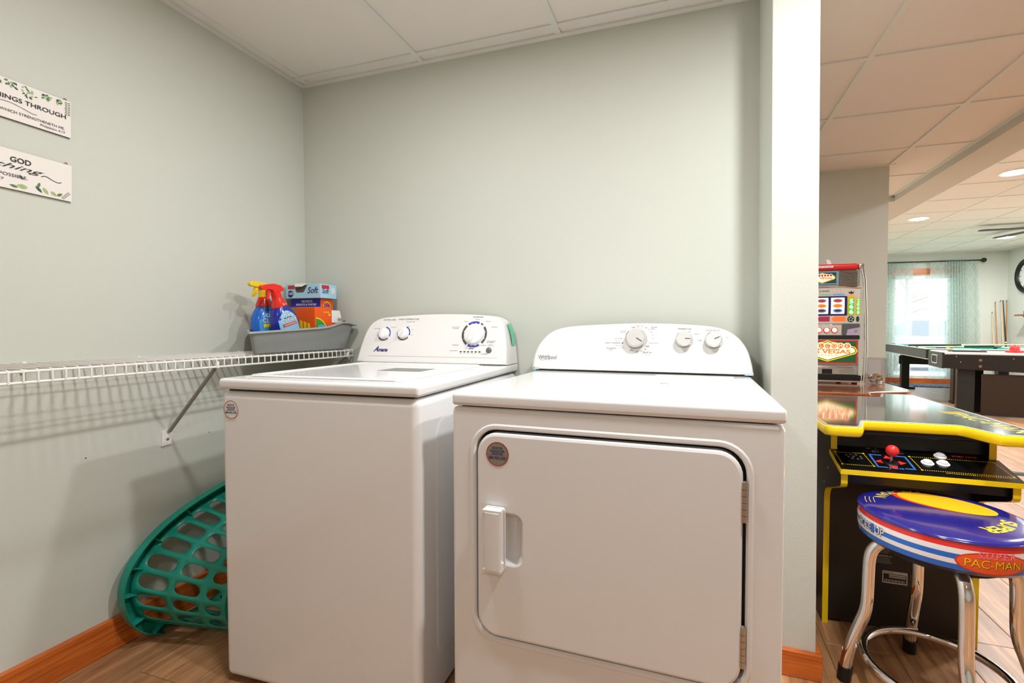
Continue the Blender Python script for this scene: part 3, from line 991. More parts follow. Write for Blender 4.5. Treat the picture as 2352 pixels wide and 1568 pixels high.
BOTTLE = [(0.0, 0.046, 0.028), (0.004, 0.050, 0.031), (0.05, 0.051, 0.031), (0.09, 0.052, 0.032), (0.115, 0.049, 0.031), (0.135, 0.040, 0.027), (0.148, 0.031, 0.023), (0.156, 0.027, 0.021)]


def bottle_skin(lift, z0=0.0):
    """wrap flat artwork round the broad side of a bottle"""
    def fn(a, b):
        z = min(max(z0 + b, 0.001), 0.155)
        for (za, ya, xa), (zb, yb, xb) in zip(BOTTLE, BOTTLE[1:]):
            if za <= z <= zb:
                t = (z - za) / (zb - za)
                return Vector(((xa + (xb - xa) * t + lift) * math.cos(a / 0.048), (ya + (yb - ya) * t + lift) * math.sin(a / 0.048), z0 + b))
    return fn


def spray_bottle(label, base_pt, lean, sz, m_body, m_sleeve, m_head, m_label, words, sc=1.0):
    t = thing('spray_bottle', label, 'spray bottle', base_pt, 0, 'spray bottles in the grey bin')
    t.rotation_euler = (lean, 0, R(-8))
    t.scale = (sc, sc, sc)
    # flattened body: loft of ellipses, broad side to +X
    prof = BOTTLE
    el = lambda ry, rx, z, n=28: [(rx * math.cos(2 * math.pi * k / n), ry * math.sin(2 * math.pi * k / n), z) for k in range(n)]
    G().loft([el(a, b, z) for z, a, b in prof]).build('body', m_body, t, 60)
    sl = [(0.1555, 0.0285, 0.0225), (0.160, 0.0285, 0.0225), (0.172, 0.024, 0.021), (0.184, 0.0185, 0.0185), (0.189, 0.0175, 0.0175)]
    G().loft([el(a, b, z) for z, a, b in sl]).build('sleeve', m_sleeve, t, 60)
    G().lathe([(0.0, 0.188), (0.0165, 0.188), (0.0165, 0.206), (0.0145, 0.208), (0.0, 0.208)], 20).build('collar', m_head, t)
    hd = [(0.026, 0.207), (0.030, 0.216), (0.022, 0.228), (0.000, 0.240), (-0.040, 0.244), (-0.047, 0.242), (-0.050, 0.236), (-0.048, 0.229), (-0.040, 0.226), (-0.028, 0.225), (-0.014, 0.218), (-0.012, 0.207)]
    g = G()
    lo = lambda w, s: [(w, 0.0 + a * s, 0.224 + (b - 0.224) * s) for a, b in hd]
    g.loft([lo(-0.0105, 0.86), lo(-0.0085, 1.0), lo(0.0085, 1.0), lo(0.0105, 0.86)])
    g.build('trigger_head', m_head, t, 40)
    tg = [(-0.020, 0.222), (-0.030, 0.223), (-0.033, 0.212), (-0.039, 0.196), (-0.038, 0.190), (-0.033, 0.192), (-0.026, 0.205)]
    G().prism(tg, lambda a, b, d: (d, a, b), -0.006, 0.006).build('trigger', m_head, t, 30)
    # wrap-round front label and its words
    q = []
    for i in range(12):
        a0, a1 = -0.038 + 0.076 * i / 12, -0.038 + 0.076 * (i + 1) / 12
        zp = lambda a, k: 0.014 + (0.126 - 0.03 * (abs(a) / 0.038) ** 2) * k / 8
        for k in range(8):
            q.append([(a0, zp(a0, k)), (a1, zp(a1, k)), (a1, zp(a1, k + 1)), (a0, zp(a0, k + 1))])
    decal(t, 'label', q, m_label, bottle_skin(0.0004))
    for b, z, cp, w, m, bo in words:
        letter(t, b, cp, m, bottle_skin(0.001, z), width=w, bold=bo)
    return t


M_BOTB = mat('bottle_blue', (24, 96, 190), 0.2, coat=0.4, var=0.1, vscale=30)
M_BOTN = mat('bottle_deep_blue', (28, 40, 150), 0.2, coat=0.4)
M_SLV = mat('sleeve_red', (214, 44, 24), 0.25, coat=0.3)
M_YEL = mat('trigger_yellow', (246, 214, 24), 0.35)
M_REDP = mat('trigger_red', (228, 36, 28), 0.35)
M_LBL1 = mat('label_sky', (60, 150, 220), 0.35, var=0.22, vscale=60)
M_LBL2 = mat('label_ice', (140, 205, 236), 0.35, var=0.2, vscale=60)
M_WHT = mat('print_white', (245, 245, 245), 0.5, var=0)
M_DRK = mat('print_dark', (40, 44, 40), 0.5, var=0)
M_CAPL = mat('print_red', (204, 40, 40), 0.5, var=0)
oxi = [('OXI', 0.1165, 0.0145, 0.030, M_DRK, 0.055), ('CLEAN', 0.0985, 0.0150, 0.052, M_DRK, 0.055)]
oxw = [('OXI', 0.1165, 0.0145, 0.029, M_WHT, 0.01), ('CLEAN', 0.0985, 0.0150, 0.051, M_WHT, 0.01)]
sb1 = spray_bottle('blue spray bottle with a yellow trigger head, behind the red-headed one', (-1.640, 1.445, 0.945), R(3), 1, M_BOTB, M_SLV, M_YEL, M_LBL1, oxi, 1.13)
sb2 = spray_bottle('blue spray bottle with a red trigger head leaning in the grey bin', (-1.560, 1.490, 0.956), R(17), 1, M_BOTN, M_SLV, M_REDP, M_LBL2, oxi, 1.10)
for t in (sb1, sb2):
    for b, z, cp, w, m, bo in oxw:
        letter(t, b, cp, m, bottle_skin(0.0014, z), width=w, bold=bo)
decal(sb2, 'label_band', [rect(-0.026 + 0.0087 * i, -0.026 + 0.0087 * (i + 1), 0.084, 0.0945) for i in range(6)], M_CAPL, bottle_skin(0.0012))
letter(sb2, 'MAXFORCE', 0.006, M_WHT, bottle_skin(0.0018, 0.0862), width=0.042, bold=0.02)
decal(sb1, 'label_band', [rect(-0.024 + 0.008 * i, -0.024 + 0.008 * (i + 1), 0.082, 0.094) for i in range(6)], M_YEL, bottle_skin(0.0012))
letter(sb2, '5-1', 0.007, M_WHT, lambda a, b: Vector((0.0245 * math.cos(a / 0.026 + 0.2), 0.0295 * math.sin(a / 0.026 + 0.2), b + 0.160)), width=0.014)


def carton(name, label, x0, x1, y0, y1, z0, z1, m_left, m_right, m_top, cat='box', group=None):
    """box seen at its near edge: the face towards -Y and the face towards +X have prints of their own"""
    t = thing(name, label, cat, (x0, y0, z0), 0, group)
    w, d, h = x1 - x0, y1 - y0, z1 - z0
    G().rbox(0, w, 0, d, 0, h, 0.0015, 1).build('carton_body', m_top, t)
    e = 0.0006
    G().box(0.001, w - 0.001, -e, 0, 0.001, h - 0.001).build('long_side', m_left, t, 0)
    G().box(w, w + e, 0.001, d - 0.001, 0.001, h - 0.001).build('end_side', m_right, t, 0)
    return t, w, d, h


M_KRAFT = mat('brown_cardboard', (172, 130, 88), 0.8, var=0.06, vscale=30)
M_ORANGE = mat('carton_orange', (240, 92, 20), 0.4)
M_RBLUE = mat('carton_blue', (24, 30, 178), 0.35)
M_ICE = mat('carton_ice_blue', (168, 212, 234), 0.4, var=0.04, vscale=20)
M_GRN = mat('carton_green', (70, 150, 40), 0.45, var=0.2, vscale=50)
sideY = lambda x, z: flat((x, -0.0006, z), (1, 0, 0), (0, 0, 1), 0.0004)

# open detergent carton: kraft lower part, printed lid
t, w, d, h = carton('detergent_carton', 'opened detergent carton with a blue and orange lid in the grey bin', -1.742, -1.575, 1.664, 1.738, 0.9455, 1.166, M_RBLUE, M_ORANGE, M_ORANGE)
G().box(-0.001, w + 0.0018, -0.0018, d, 0.10, 0.184).build('torn_edge', M_KRAFT, t, 0)
G().box(-0.001, w + 0.001, -0.001, d, 0.0, 0.10).build('lower_wrap', M_CAPL, t, 0)
letter(t, 'PROTECTS', 0.0095, M_WHT, sideY(w * 0.55, 0.2035), width=0.062, bold=0.03, shear=0.15)
letter(t, 'BRIGHTS & WHITES!', 0.0085, M_WHT, sideY(w * 0.52, 0.1905), width=0.115, bold=0.03, shear=0.15)
fx = flat((w + 0.0006, d * 0.5, 0.196), (0, 1, 0), (0, 0, 1), 0.0004)
decal(t, 'ring_print', arc_quads(0, -0.01, 0.018, 0.023, 0, 180, 18), M_YEL, fx)
letter(t, 'Tide', 0.012, M_RBLUE, flat((w + 0.0006, d * 0.5, 0.186), (0, 1, 0), (0, 0, 1), 0.0006), width=0.04, bold=0.02)
# tissue box on top
t, w, d, h = carton('tissue_box', 'pale blue tissue box lying on the detergent carton', -1.745, -1.555, 1.640, 1.740, 1.1665, 1.230, M_ICE, M_ICE, M_ICE)
letter(t, 'Soft', 0.026, M_NAVY, sideY(w * 0.80, 0.022), width=0.06, bold=0.02, shear=0.3)
decal(t, 'logo_patch', [rect(0.012, 0.05, 0.042, 0.058)], M_CAPL, sideY(0, 0))
decal(t, 'count_disc', [ell(0.026, 0.020, 0.016, 0.016)], M_NAVY, sideY(0, 0))
letter(t, '120', 0.010, M_WHT, flat((0.026, -0.0008, 0.017), lift=0.0006), width=0.026, bold=0.02)
G().prism([(0.05, 0.0), (0.12, 0.0), (0.105, -0.016), (0.065, -0.016)], lambda a, b, dd: (a, b * 0.9 - 0.0, h + 0.001 + dd + b * 0.9), 0.0, 0.0012).build('torn_flap', M_STWH, t, 0)
decal(t, 'opening', [[(0.05, 0.058), (0.06, 0.026), (0.10, 0.026), (0.122, 0.058)]], mat('box_inside', (96, 88, 82), 0.8), sideY(0, 0))
fx = lambda y, z, l=0.0004: flat((w + 0.0006, y, z), (0, 1, 0), (0, 0, 1), l)
letter(t, 'Soft', 0.020, M_NAVY, fx(0.032, 0.022), width=0.040, bold=0.02, shear=0.3)
decal(t, 'logo_patch', [rect(-0.022, 0.022, -0.008, 0.008)], M_CAPL, fx(0.032, 0.050))
decal(t, 'tuft_print', [ell(0, 0, 0.012, 0.014)], M_STWH, fx(0.078, 0.036))
# orange box standing in front
t, w, d, h = carton('orange_box', 'bright orange box with a green round print in the grey bin', -1.602, -1.502, 1.556, 1.650, 0.9455, 1.1215, M_ORANGE, M_ORANGE, M_ORANGE)
decal(t, 'yellow_bars', [[(0.022 + 0.02 * k, 0.0), (0.036 + 0.02 * k, 0.0), (0.034 + 0.02 * k, 0.118 - 0.006 * k), (0.020 + 0.02 * k, 0.124 - 0.006 * k)] for k in range(3)], M_YEL, sideY(0, 0))
decal(t, 'yellow_rim', [ell(0.0, 0, 0.068, 0.078, 16, 0, 90) + [(0, 0)]], M_YEL, flat((w + 0.0006, 0.004, 0.055), (0, 1, 0), (0, 0, 1), 0.0003))
decal(t, 'green_field', [ell(0.0, 0, 0.063, 0.073, 16, 0, 90) + [(0, 0)]], M_GRN, flat((w + 0.0006, 0.004, 0.055), (0, 1, 0), (0, 0, 1), 0.0005))
decal(t, 'blue_patch', [rrect(-0.02, 0.02, -0.008, 0.008, 0.003, 3)], mat('patch_blue', (80, 180, 225), 0.5, var=0), flat((w + 0.0006, 0.035, 0.094), (0, 1, 0), (0, 0, 1), 0.0007))
decal(t, 'print_lines', [rect(0.045, 0.08, 0.155, 0.158), rect(0.075, 0.085, 0.142, 0.150)], M_YEL, flat((w + 0.0006, 0, 0), (0, 1, 0), (0, 0, 1), 0.0004))
# white and red pouch
t = thing('refill_pouch', 'white and red pouch beside the orange box', 'pouch', (-1.530, 1.695, 0.948))
lo = lambda hx, hy, z: [(a, b, z) for a, b in rrect(-hx, hx, -hy, hy, min(hx, hy) * 0.9, 5)]
G().loft([lo(0.018, 0.038, 0.0), lo(0.022, 0.040, 0.05), lo(0.020, 0.039, 0.11)], True, False).build('red_part', M_CAPL, t, 60)
G().loft([lo(0.020, 0.039, 0.11), lo(0.013, 0.036, 0.145), lo(0.003, 0.034, 0.165)], False, True).build('white_part', M_STWH, t, 60)
decal(t, 'barcode', [rect(-0.012 + 0.003 * k, -0.0105 + 0.003 * k, 0.0, 0.012) for k in range(8)], M_DRK, flat((0.0205, 0.012, 0.118), (0, 1, 0), (-0.12, 0, 1), 0.0015))
# strip of card at the end of the bin
t = thing('card_strip', 'reddish brown card strip sticking out of the bin end', 'card', (-1.53, 1.742, 0.952))
G().prism([(0, 0), (0.03, 0.0), (0.032, 0.118), (0.0, 0.108)], lambda a, b, dd: (dd, a - 0.012, b), 0, 0.0025).build('card_face', mat('card_brown', (150, 84, 62), 0.7, var=0.1, vscale=80), t, 0)
G().prism([(0.001, 0.098), (0.031, 0.106), (0.031, 0.110), (0.001, 0.102)], lambda a, b, dd: (dd, a - 0.012, b), 0.0025, 0.003).build('printed_line', M_STWH, t, 0)

# ------------------------------------------------------------------ laundry basket on its side in the gap
bk = thing('laundry_basket', 'teal plastic laundry basket with slots, on its side beside the washer', 'basket', (XL, 1.288, 0))
PHI = R(15)


def bk_point(t, s, out=0.0, dx=0.0):
    k = 1 - 0.22 * s
    a, b = 0.305 * k + out, 0.186 * k + out
    n = 2.35
    c_, s_ = math.cos(t), math.sin(t)
    u = a * math.copysign(abs(c_) ** (2 / n), c_)
    v = b * math.copysign(abs(s_) ** (2 / n), s_)
    y = u * math.cos(PHI) - v * math.sin(PHI)
    z = u * math.sin(PHI) + v * math.cos(PHI)
    return Vector((0.055 + 0.315 * s + dx, y + 0.01 * s, 0.213 - 0.048 * s + z))


NS = 26
# slots evenly spaced along the perimeter
tt = [2 * math.pi * i / 720 for i in range(721)]
ac = [0.0]
for i in range(720):
    ac.append(ac[-1] + (bk_point(tt[i + 1], 0) - bk_point(tt[i], 0)).length)
per = ac[-1]


def t_at(l):
    l = l % per
    lo_, hi_ = 0, 720
    while hi_ - lo_ > 1:
        md = (lo_ + hi_) // 2
        if ac[md] <= l:
            lo_ = md
        else:
            hi_ = md
    return tt[lo_] + (tt[hi_] - tt[lo_]) * (l - ac[lo_]) / max(1e-9, ac[hi_] - ac[lo_])


bm = bmesh.new()
cw = per / NS


def bk_v(l, s):
    return bm.verts.new(bk_point(t_at(l), s))


rowsS = [(0.03, 0.42, 0.075, 0.385), (0.42, 0.76, 0.455, 0.725), (0.76, 1.0, 0.795, 0.955)]
DEP = 0.315
for (s0, s1, h0, h1) in rowsS:
    for i in range(NS):
        cl, cs = (i + 0.5) * cw, (s0 + s1) / 2
        hl, hr = (h1 - h0) / 2 * DEP, min(cw * 0.35, (h1 - h0) / 2 * DEP)
        hc = ((h0 + h1) / 2 - cs) * DEP
        bw, bh = cw / 2, (s1 - s0) / 2 * DEP
        bord = []
        for q in range(4):
            bord.append((-bw + 2 * bw * q / 4, -bh))
        for q in range(4):
            bord.append((bw, -bh + 2 * bh * q / 4))
        for q in range(4):
            bord.append((bw - 2 * bw * q / 4, bh))
        for q in range(4):
            bord.append((-bw, bh - 2 * bh * q / 4))
        ov, iv = [], []
        for (p, q) in bord:
            ov.append(bk_v(cl + p, cs + q / DEP))
            # point of the rounded slot in the same direction
            dq = Vector((p, q - hc)).normalized()
            rad = hr
            lo_, hi_ = 0.0, 0.3
            for _ in range(24):
                md = (lo_ + hi_) / 2
                xx, yy = dq.x * md, dq.y * md
                e = max(0.0, abs(yy) - max(0.0, hl - rad))
                if xx * xx + e * e < rad * rad:
                    lo_ = md
                else:
                    hi_ = md
            iv.append(bk_v(cl + dq.x * lo_, cs + (dq.y * lo_ + hc) / DEP))
        nb = len(bord)
        for q in range(nb):
            bm.faces.new((ov[q], ov[(q + 1) % nb], iv[(q + 1) % nb], iv[q]))
# base plate and neck to the rim
lb, lr, ln = [], [], []
for i in range(NS * 4):
    lb.append(bk_v(i * cw / 4, 1.0)); ln.append(bk_v(i * cw / 4, 0.03)); lr.append(bk_v(i * cw / 4, 0.0))
bm.faces.new(lb)
for i in range(NS * 4):
    j = (i + 1) % (NS * 4)
    bm.faces.new((lr[i], lr[j], ln[j], ln[i]))
bmesh.ops.remove_doubles(bm, verts=bm.verts[:], dist=0.0004)
bmesh.ops.recalc_face_normals(bm, faces=bm.faces[:])
me = bpy.data.meshes.new('slotted_tub')
bm.to_mesh(me); bm.free()
me.shade_smooth(); me.set_sharp_from_angle(angle=R(45))
me.materials.append(M_TEAL)
ob = link('slotted_tub', me, bk)
md = ob.modifiers.new('thickness', 'SOLIDIFY'); md.thickness = 0.0028
NR = 96
lp = []
for (out, dx) in ((0.0, 0.0), (0.003, -0.006), (0.024, -0.007), (0.030, -0.003), (0.031, 0.030), (0.0285, 0.030), (0.027, 0.0), (0.003, -0.003)):
    lp.append([bk_point(2 * math.pi * k / NR, 0.0, out, dx) for k in range(NR)])
G().loft(lp, False, False).build('rim', M_TEAL, bk, 50)
for k in range(16):
    a = 2 * math.pi * (k + 0.5) / 16
    p0, p1 = bk_point(a, 0.0, 0.001, 0.001), bk_point(a, 0.0, 0.028, 0.001)
    p2, p3 = bk_point(a, 0.0, 0.028, 0.022), bk_point(a, 0.09, 0.001, 0.0)
    tv = (bk_point(a + 0.01, 0) - bk_point(a - 0.01, 0)).normalized() * 0.001
    G().add([p0 - tv, p1 - tv, p2 - tv, p3 - tv, p0 + tv, p1 + tv, p2 + tv, p3 + tv], [(0, 1, 2, 3), (7, 6, 5, 4), (0, 4, 5, 1), (1, 5, 6, 2), (2, 6, 7, 3), (3, 7, 4, 0)]).build('rim_rib', M_TEAL, bk, 0)

# ------------------------------------------------------------------ signs on the left wall
M_SIGN = mat('sign_face', (236, 230, 224), 0.6, var=0.01)
M_SEDGE = mat('sign_edge', (60, 50, 42), 0.7)
M_LF1 = mat('leaf_green', (96, 130, 84), 0.6, var=0.3, vscale=90)
M_LF2 = mat('leaf_dark', (64, 86, 74), 0.6, var=0.3, vscale=90)
M_LF3 = mat('leaf_pale', (168, 186, 128), 0.6, var=0.25, vscale=90)
M_INK = mat('sign_ink', (44, 40, 38), 0.6, var=0)
M_BRASS = mat('brass', (176, 130, 60), 0.3, metal=0.9)


def leaf_poly(cx, cy, l, w, ang):
    c, s = math.cos(ang), math.sin(ang)
    pts = []
    for a, b in ((0, 0), (0.25, 0.42), (0.55, 0.5), (0.8, 0.3), (1, 0), (0.8, -0.3), (0.55, -0.5), (0.25, -0.42)):
        u, v = a * l, b * w
        pts.append((cx + u * c - v * s, cy + u * s + v * c))
    return pts


def make_sign(y1, z0, z1, label, lines, leaves, tilt):
    L = 0.40
    t = thing('wall_sign', label, 'sign', (XL + 0.001, y1, (z0 + z1) / 2), 0, 'white verse signs on the left wall')
    t.rotation_euler = (tilt, 0, 0)
    h = (z1 - z0) / 2
    G().box(0, 0.006, -L, 0, -h, h).build('board', M_SEDGE, t, 0)
    G().box(0.006, 0.0066, -L, 0, -h, h).build('face_print', M_SIGN, t, 0)
    f = flat((0.0066, 0, 0), (0, 1, 0), (0, 0, 1), 0.0003)
    n_ = 0
    for m, polys in leaves:
        g = G()
        for p in polys:
            n_ += 1
            fl_ = flat((0.0066, 0, 0), (0, 1, 0), (0, 0, 1), 0.0002 + n_ * 0.000006)
            g.add([fl_(a, b) for a, b in p], [tuple(range(len(p)))])
        g.build('leaf_print', m, t, 0)['kind'] = 'stuff'
    for b, y, z, cp, w, sh, bo in lines:
        letter(t, b, cp, M_INK, flat((0.0066, y, z), (0, 1, 0), (0, 0, 1), 0.0014), width=w, align='RIGHT', shear=sh, bold=bo)
    for yy in (-0.012, -L + 0.012):
        G().tube([(0.002, yy - 0.004, h - 0.003), (0.003, yy - 0.003, h + 0.004), (0.003, yy, h + 0.0065), (0.003, yy + 0.003, h + 0.004), (0.002, yy + 0.004, h - 0.003)], 0.0011, 6).build('hanger', M_BRASS, t)
    return t


rs = random.Random(3)
lv = {0: [], 1: [], 2: []}
for k in range(120):
    y = -0.016 - rs.random() * 0.375
    hang = 0.010 + 0.016 * (0.5 + 0.5 * math.sin(y * 62 + 1.0))
    z = 0.050 - hang * rs.random() ** 1.3
    ll = rs.uniform(0.006, 0.012)
    an = R(rs.uniform(195, 345))
    ll = min(ll, 0.052 - z + 0.009)
    lv[rs.randrange(3)].append(leaf_poly(y, z, ll, ll * rs.uniform(0.4, 0.6), an))
for k in range(8):
    lv[1].append(leaf_poly(-0.008, 0.046 - 0.005 * k, 0.007, 0.0022, R(15)))
    lv[1].append(leaf_poly(-0.008, 0.046 - 0.005 * k, 0.007, 0.0022, R(165)))
s1 = make_sign(0.898, 1.598, 1.7045, 'upper white sign with a row of green leaves along its top', [('THINGS THROUGH', -0.012, -0.002, 0.0115, 0.157, 0, 0.012), ('WHICH STRENGTHENETH ME.', -0.015, -0.0355, 0.0072, 0.134, 0, 0.008), ('Philippians 4:13', -0.015, -0.0458, 0.0058, 0.053, 0, 0)],
               [(M_LF1, lv[0]), (M_LF2, lv[1]), (M_LF3, lv[2])], R(-1.2))
def swash(t, pts, r=0.0006):
    G().tube([(0.0074, y, z) for y, z in spline(pts, 6)], r, 5).build('swash', M_INK, t)
swash(s1, [(-0.20, -0.022), (-0.16, -0.012), (-0.13, -0.009), (-0.105, -0.014), (-0.085, -0.020), (-0.075, -0.019)])
lv = {0: [], 1: [], 2: []}
for (y, z, l, w, a, m) in ((-0.095, -0.042, 0.024, 0.013, 175, 2), (-0.105, -0.022, 0.014, 0.006, 120, 1), (-0.08, -0.030, 0.022, 0.008, 310, 1), (-0.075, -0.034, 0.016, 0.007, 75, 0), (-0.065, -0.030, 0.022, 0.010, 305, 2),
                           (-0.048, -0.036, 0.018, 0.010, 320, 2), (-0.034, -0.046, 0.016, 0.008, 40, 0), (-0.115, -0.046, 0.018, 0.008, 170, 0), (-0.15, -0.044, 0.02, 0.01, 165, 2), (-0.185, -0.04, 0.02, 0.01, 150, 0)):
    lv[m].append(leaf_poly(y, z, l, w, R(a)))
for k in range(6):
    lv[1].append(leaf_poly(-0.022 + 0.0028 * k, -0.050 + 0.0035 * k, 0.006, 0.0018, R(100)))
    lv[1].append(leaf_poly(-0.022 + 0.0028 * k, -0.050 + 0.0035 * k, 0.006, 0.0018, R(10)))
s2 = make_sign(0.8955, 1.409, 1.5165, 'lower white sign with leaves along its bottom edge', [('GOD', -0.089, 0.021, 0.0135, 0.042, 0, 0.02), ('nothing', -0.062, 0.002, 0.0135, 0.150, 0.5, 0.0), ('IMPOSSIBLE.', -0.096, -0.0205, 0.0085, 0.070, 0, 0.02), ('1:37', -0.143, -0.034, 0.0068, 0.022, 0, 0)],
               [(M_LF1, lv[0]), (M_LF2, lv[1]), (M_LF3, lv[2])], R(-1.2))
swash(s2, [(-0.068, -0.001), (-0.058, 0.003), (-0.045, -0.003), (-0.032, -0.007), (-0.024, -0.004)], 0.0009)

# ------------------------------------------------------------------ cocktail arcade table
at = thing('arcade_table', 'black arcade table with yellow edging and a red joystick behind the stool', 'arcade game', (0.672, 1.62, 0))
M_AY = mat('edging_yellow', (244, 208, 12), 0.35, coat=0.3)
M_AB = mat('arcade_black', (24, 22, 20), 0.32, var=0.05)
M_AP = mat('arcade_panel', (12, 12, 12), 0.18, coat=0.5, var=0)
M_AGL = mat('arcade_glass', (44, 46, 46), 0.06, coat=1.0, var=0)
M_AGR = mat('arcade_border', (150, 148, 144), 0.35, var=0)
M_ARD = mat('arcade_red', (226, 44, 44), 0.3)
M_ABL = mat('arcade_blue', (76, 130, 224), 0.4, var=0)
M_ABT = mat('button_white', (226, 220, 224), 0.3)


def arcade_outline():
    pts = []
    front = [(-0.275, -0.012), (-0.250, -0.026), (-0.195, -0.024)]
    for k in range(9):          # S-curve into the player recess
        t = k / 8
        front.append((-0.185 + 0.055 * t, -0.022 + 0.114 * (0.5 - 0.5 * math.cos(math.pi * t))))
    for k in range(9):
        t = k / 8
        front.append((0.105 + 0.055 * t, 0.092 - 0.118 * (0.5 - 0.5 * math.cos(math.pi * t))))
    front += [(0.20, -0.026), (0.250, -0.026), (0.275, -0.012)]
    back = [(a, 0.80 - b) for a, b in front][::-1]
    return front + back


ao = arcade_outline()
ring = lambda d, z: [(a, b, z) for a, b in inset(ao, d)]
G().loft([ring(0.003, 0.705), ring(0.0, 0.709), ring(-0.0025, 0.720), ring(0.0, 0.732), ring(0.003, 0.7355)]).build('edge_molding', M_AY, at, 60)
G().loft([ring(0.003, 0.7352), ring(0.003, 0.7368), ring(0.010, 0.7372), ring(0.010, 0.7352)], False, False).build('grey_border', M_AGR, at, 30)
tg = G().loft([ring(0.010, 0.7340), ring(0.010, 0.7374)]).build('glass_top', M_AGL, at, 0)
f = flat((0.195, 0.165, 0.7374), (0.10, -1, 0), (1, 0.10, 0), 0.0004)
letter(tg, 'PAC-MAN', 0.052, mat('print_yellow', (222, 190, 40), 0.5, var=0), f, width=0.30, bold=0.04)
decal(tg, 'print_lines', [rect(-0.16 - 0.012 * k, -0.155 - 0.012 * k, -0.01, 0.06) for k in range(4)], MATS['print_yellow'], f)
side_prof = [(0.195, 0.0), (0.195, 0.440), (0.191, 0.462), (0.180, 0.479), (0.160, 0.489), (0.035, 0.533), (0.018, 0.541), (0.012, 0.551), (0.012, 0.588), (0.125, 0.624), (0.125, 0.705)]
side_prof = side_prof + [(0.80 - a, b) for a, b in side_prof[::-1]]
for sx in (-1, 1):
    xx = 0.212 * sx
    sp = G().prism(side_prof, lambda a, b, d: (xx + d, a, b), -0.009, 0.009).build('side_edging', M_AY, at, 30)
    for dd in (-1, 1):
        G().prism(inset(side_prof, 0.0012), lambda a, b, d: (xx + d, a, b), dd * 0.009, dd * 0.0098).build('side_face', M_AB, sp, 0)
    if sx < 0:
        for (a, b) in ((0.15, 0.56), (0.19, 0.50), (0.30, 0.22)):
            G().lathe([(0, 0), (0.004, 0), (0.003, 0.0015), (0, 0.002)], 10, Matrix.Translation((xx - 0.0098, a, b)) @ Matrix.Rotation(R(-90), 4, 'Y')).build('screw', M_SILVER, sp)
SL = 0.256
pz = lambda y: 0.60 + SL * y
for mir in (0, 1):
    my = (lambda y: 0.80 - y) if mir else (lambda y: y)
    sgn = -1 if mir else 1
    cp = bpy.data.objects.new('control_panel', None)
    C.objects.link(cp); cp.parent = at
    ol_p = [(-0.226, 0.0), (0.226, 0.0), (0.226, 0.124), (0.200, 0.126), (0.200, 0.152), (-0.200, 0.152), (-0.200, 0.126), (-0.226, 0.124)]
    G().prism(ol_p, lambda a, b, d: (a, my(b), pz(b) + d), -0.016, -0.0012).build('panel_edging', M_AY, cp, 30)
    G().prism(inset(ol_p, 0.001), lambda a, b, d: (a, my(b), pz(b) + d), -0.0012, 0.0).build('panel_top', M_AP, cp, 0)
    lo_, hi_ = sorted((my(0.152), my(0.160)))
    G().box(-0.203, 0.203, lo_, hi_, 0.625, 0.705).build('upper_board', M_AB, cp, 0)
    lo_, hi_ = sorted((my(0.10), my(0.16)))
    G().rbox(-0.17, 0.17, lo_, hi_, 0.688, 0.704, 0.003, 1).build('screen_bezel', M_BLACK, cp)
    G().prism([(0.030, 0.550), (0.030, 0.600), (0.040, 0.603), (0.040, 0.550)], lambda a, b, d: (d, my(a), b), -0.203, 0.203).build('apron_board', M_AB, cp, 0)
    G().prism([(0.040, 0.548), (0.040, 0.556), (0.205, 0.550), (0.205, 0.542)], lambda a, b, d: (d, my(a), b), -0.203, 0.203).build('under_board', M_AB, cp, 0)
    lo_, hi_ = sorted((my(0.208), my(0.218)))
    lowb = G().box(-0.203, 0.203, lo_, hi_, 0.012, 0.546).build('lower_board', mat('kick_board', (34, 26, 20), 0.45, var=0.06), cp, 0)
    # joystick
    pn = Vector((0, -SL * sgn, 1)).normalized()
    pu = Vector((0, 1 * sgn, SL)).normalized()

    def pf(x, y, lift=0.0004):
        return flat((x, my(y), pz(y)), (sgn, 0, 0), pu, lift)

    js = bpy.data.objects.new('joystick', None)
    C.objects.link(js); js.parent = cp
    jm = knob_matrix(pf(-0.0737, 0.0625, 0.0))
    G().lathe([(0, 0), (0.021, 0), (0.019, 0.002), (0.006, 0.003), (0, 0.003)], 28, jm).build('dust_washer', M_BLACK, js)
    G().lathe([(0, 0.002), (0.0042, 0.002), (0.0042, 0.03), (0, 0.03)], 14, jm).build('shaft', M_CHROME, js)
    G().lathe([(0.0175 * math.sin(R(a)), 0.040 - 0.0175 * math.cos(R(a))) for a in range(0, 181, 12)], 28, jm).build('ball', M_ARD, js)
    if mir:
        continue
    tri = [(0.0, 0.0), (0.020, 0.012), (0.020, -0.012)]
    for a in (0, 90, 180, 270):
        c_, s_ = math.cos(R(a)), math.sin(R(a))
        poly = [((-(u - 0.042)) * c_ - v * s_, (-(u - 0.042)) * s_ + v * c_) for u, v in tri]
        decal(cp, 'arrow_print', [poly], M_ARD, pf(-0.0737, 0.0625, 0.0005))
    f0 = pf(-0.07, 0.066, 0.0005)
    for k in (0, 0.0032):
        w_, h_ = 0.050 - k, 0.040 - k
        decal(cp, 'frame_print', [rect(-w_, -0.016, h_ - 0.0014, h_), rect(0.012, w_, h_ - 0.0014, h_), rect(-w_, -0.022, -h_, -h_ + 0.0014), rect(0.022, w_, -h_, -h_ + 0.0014), rect(-w_, -w_ + 0.0014, -h_, h_), rect(w_ - 0.0014, w_, -h_, h_)], M_ABL, f0)['kind'] = 'stuff'
    letter(cp, 'MOVE', 0.0075, M_ABL, pf(-0.0695, 0.0235), width=0.036, bold=0.02)
    letter(cp, 'START GAME', 0.0085, M_ARD, pf(0.142, 0.1245), width=0.062, bold=0.03)
    letter(cp, 'RESET', 0.0035, M_STWH, pf(-0.108, 0.142), width=0.014)
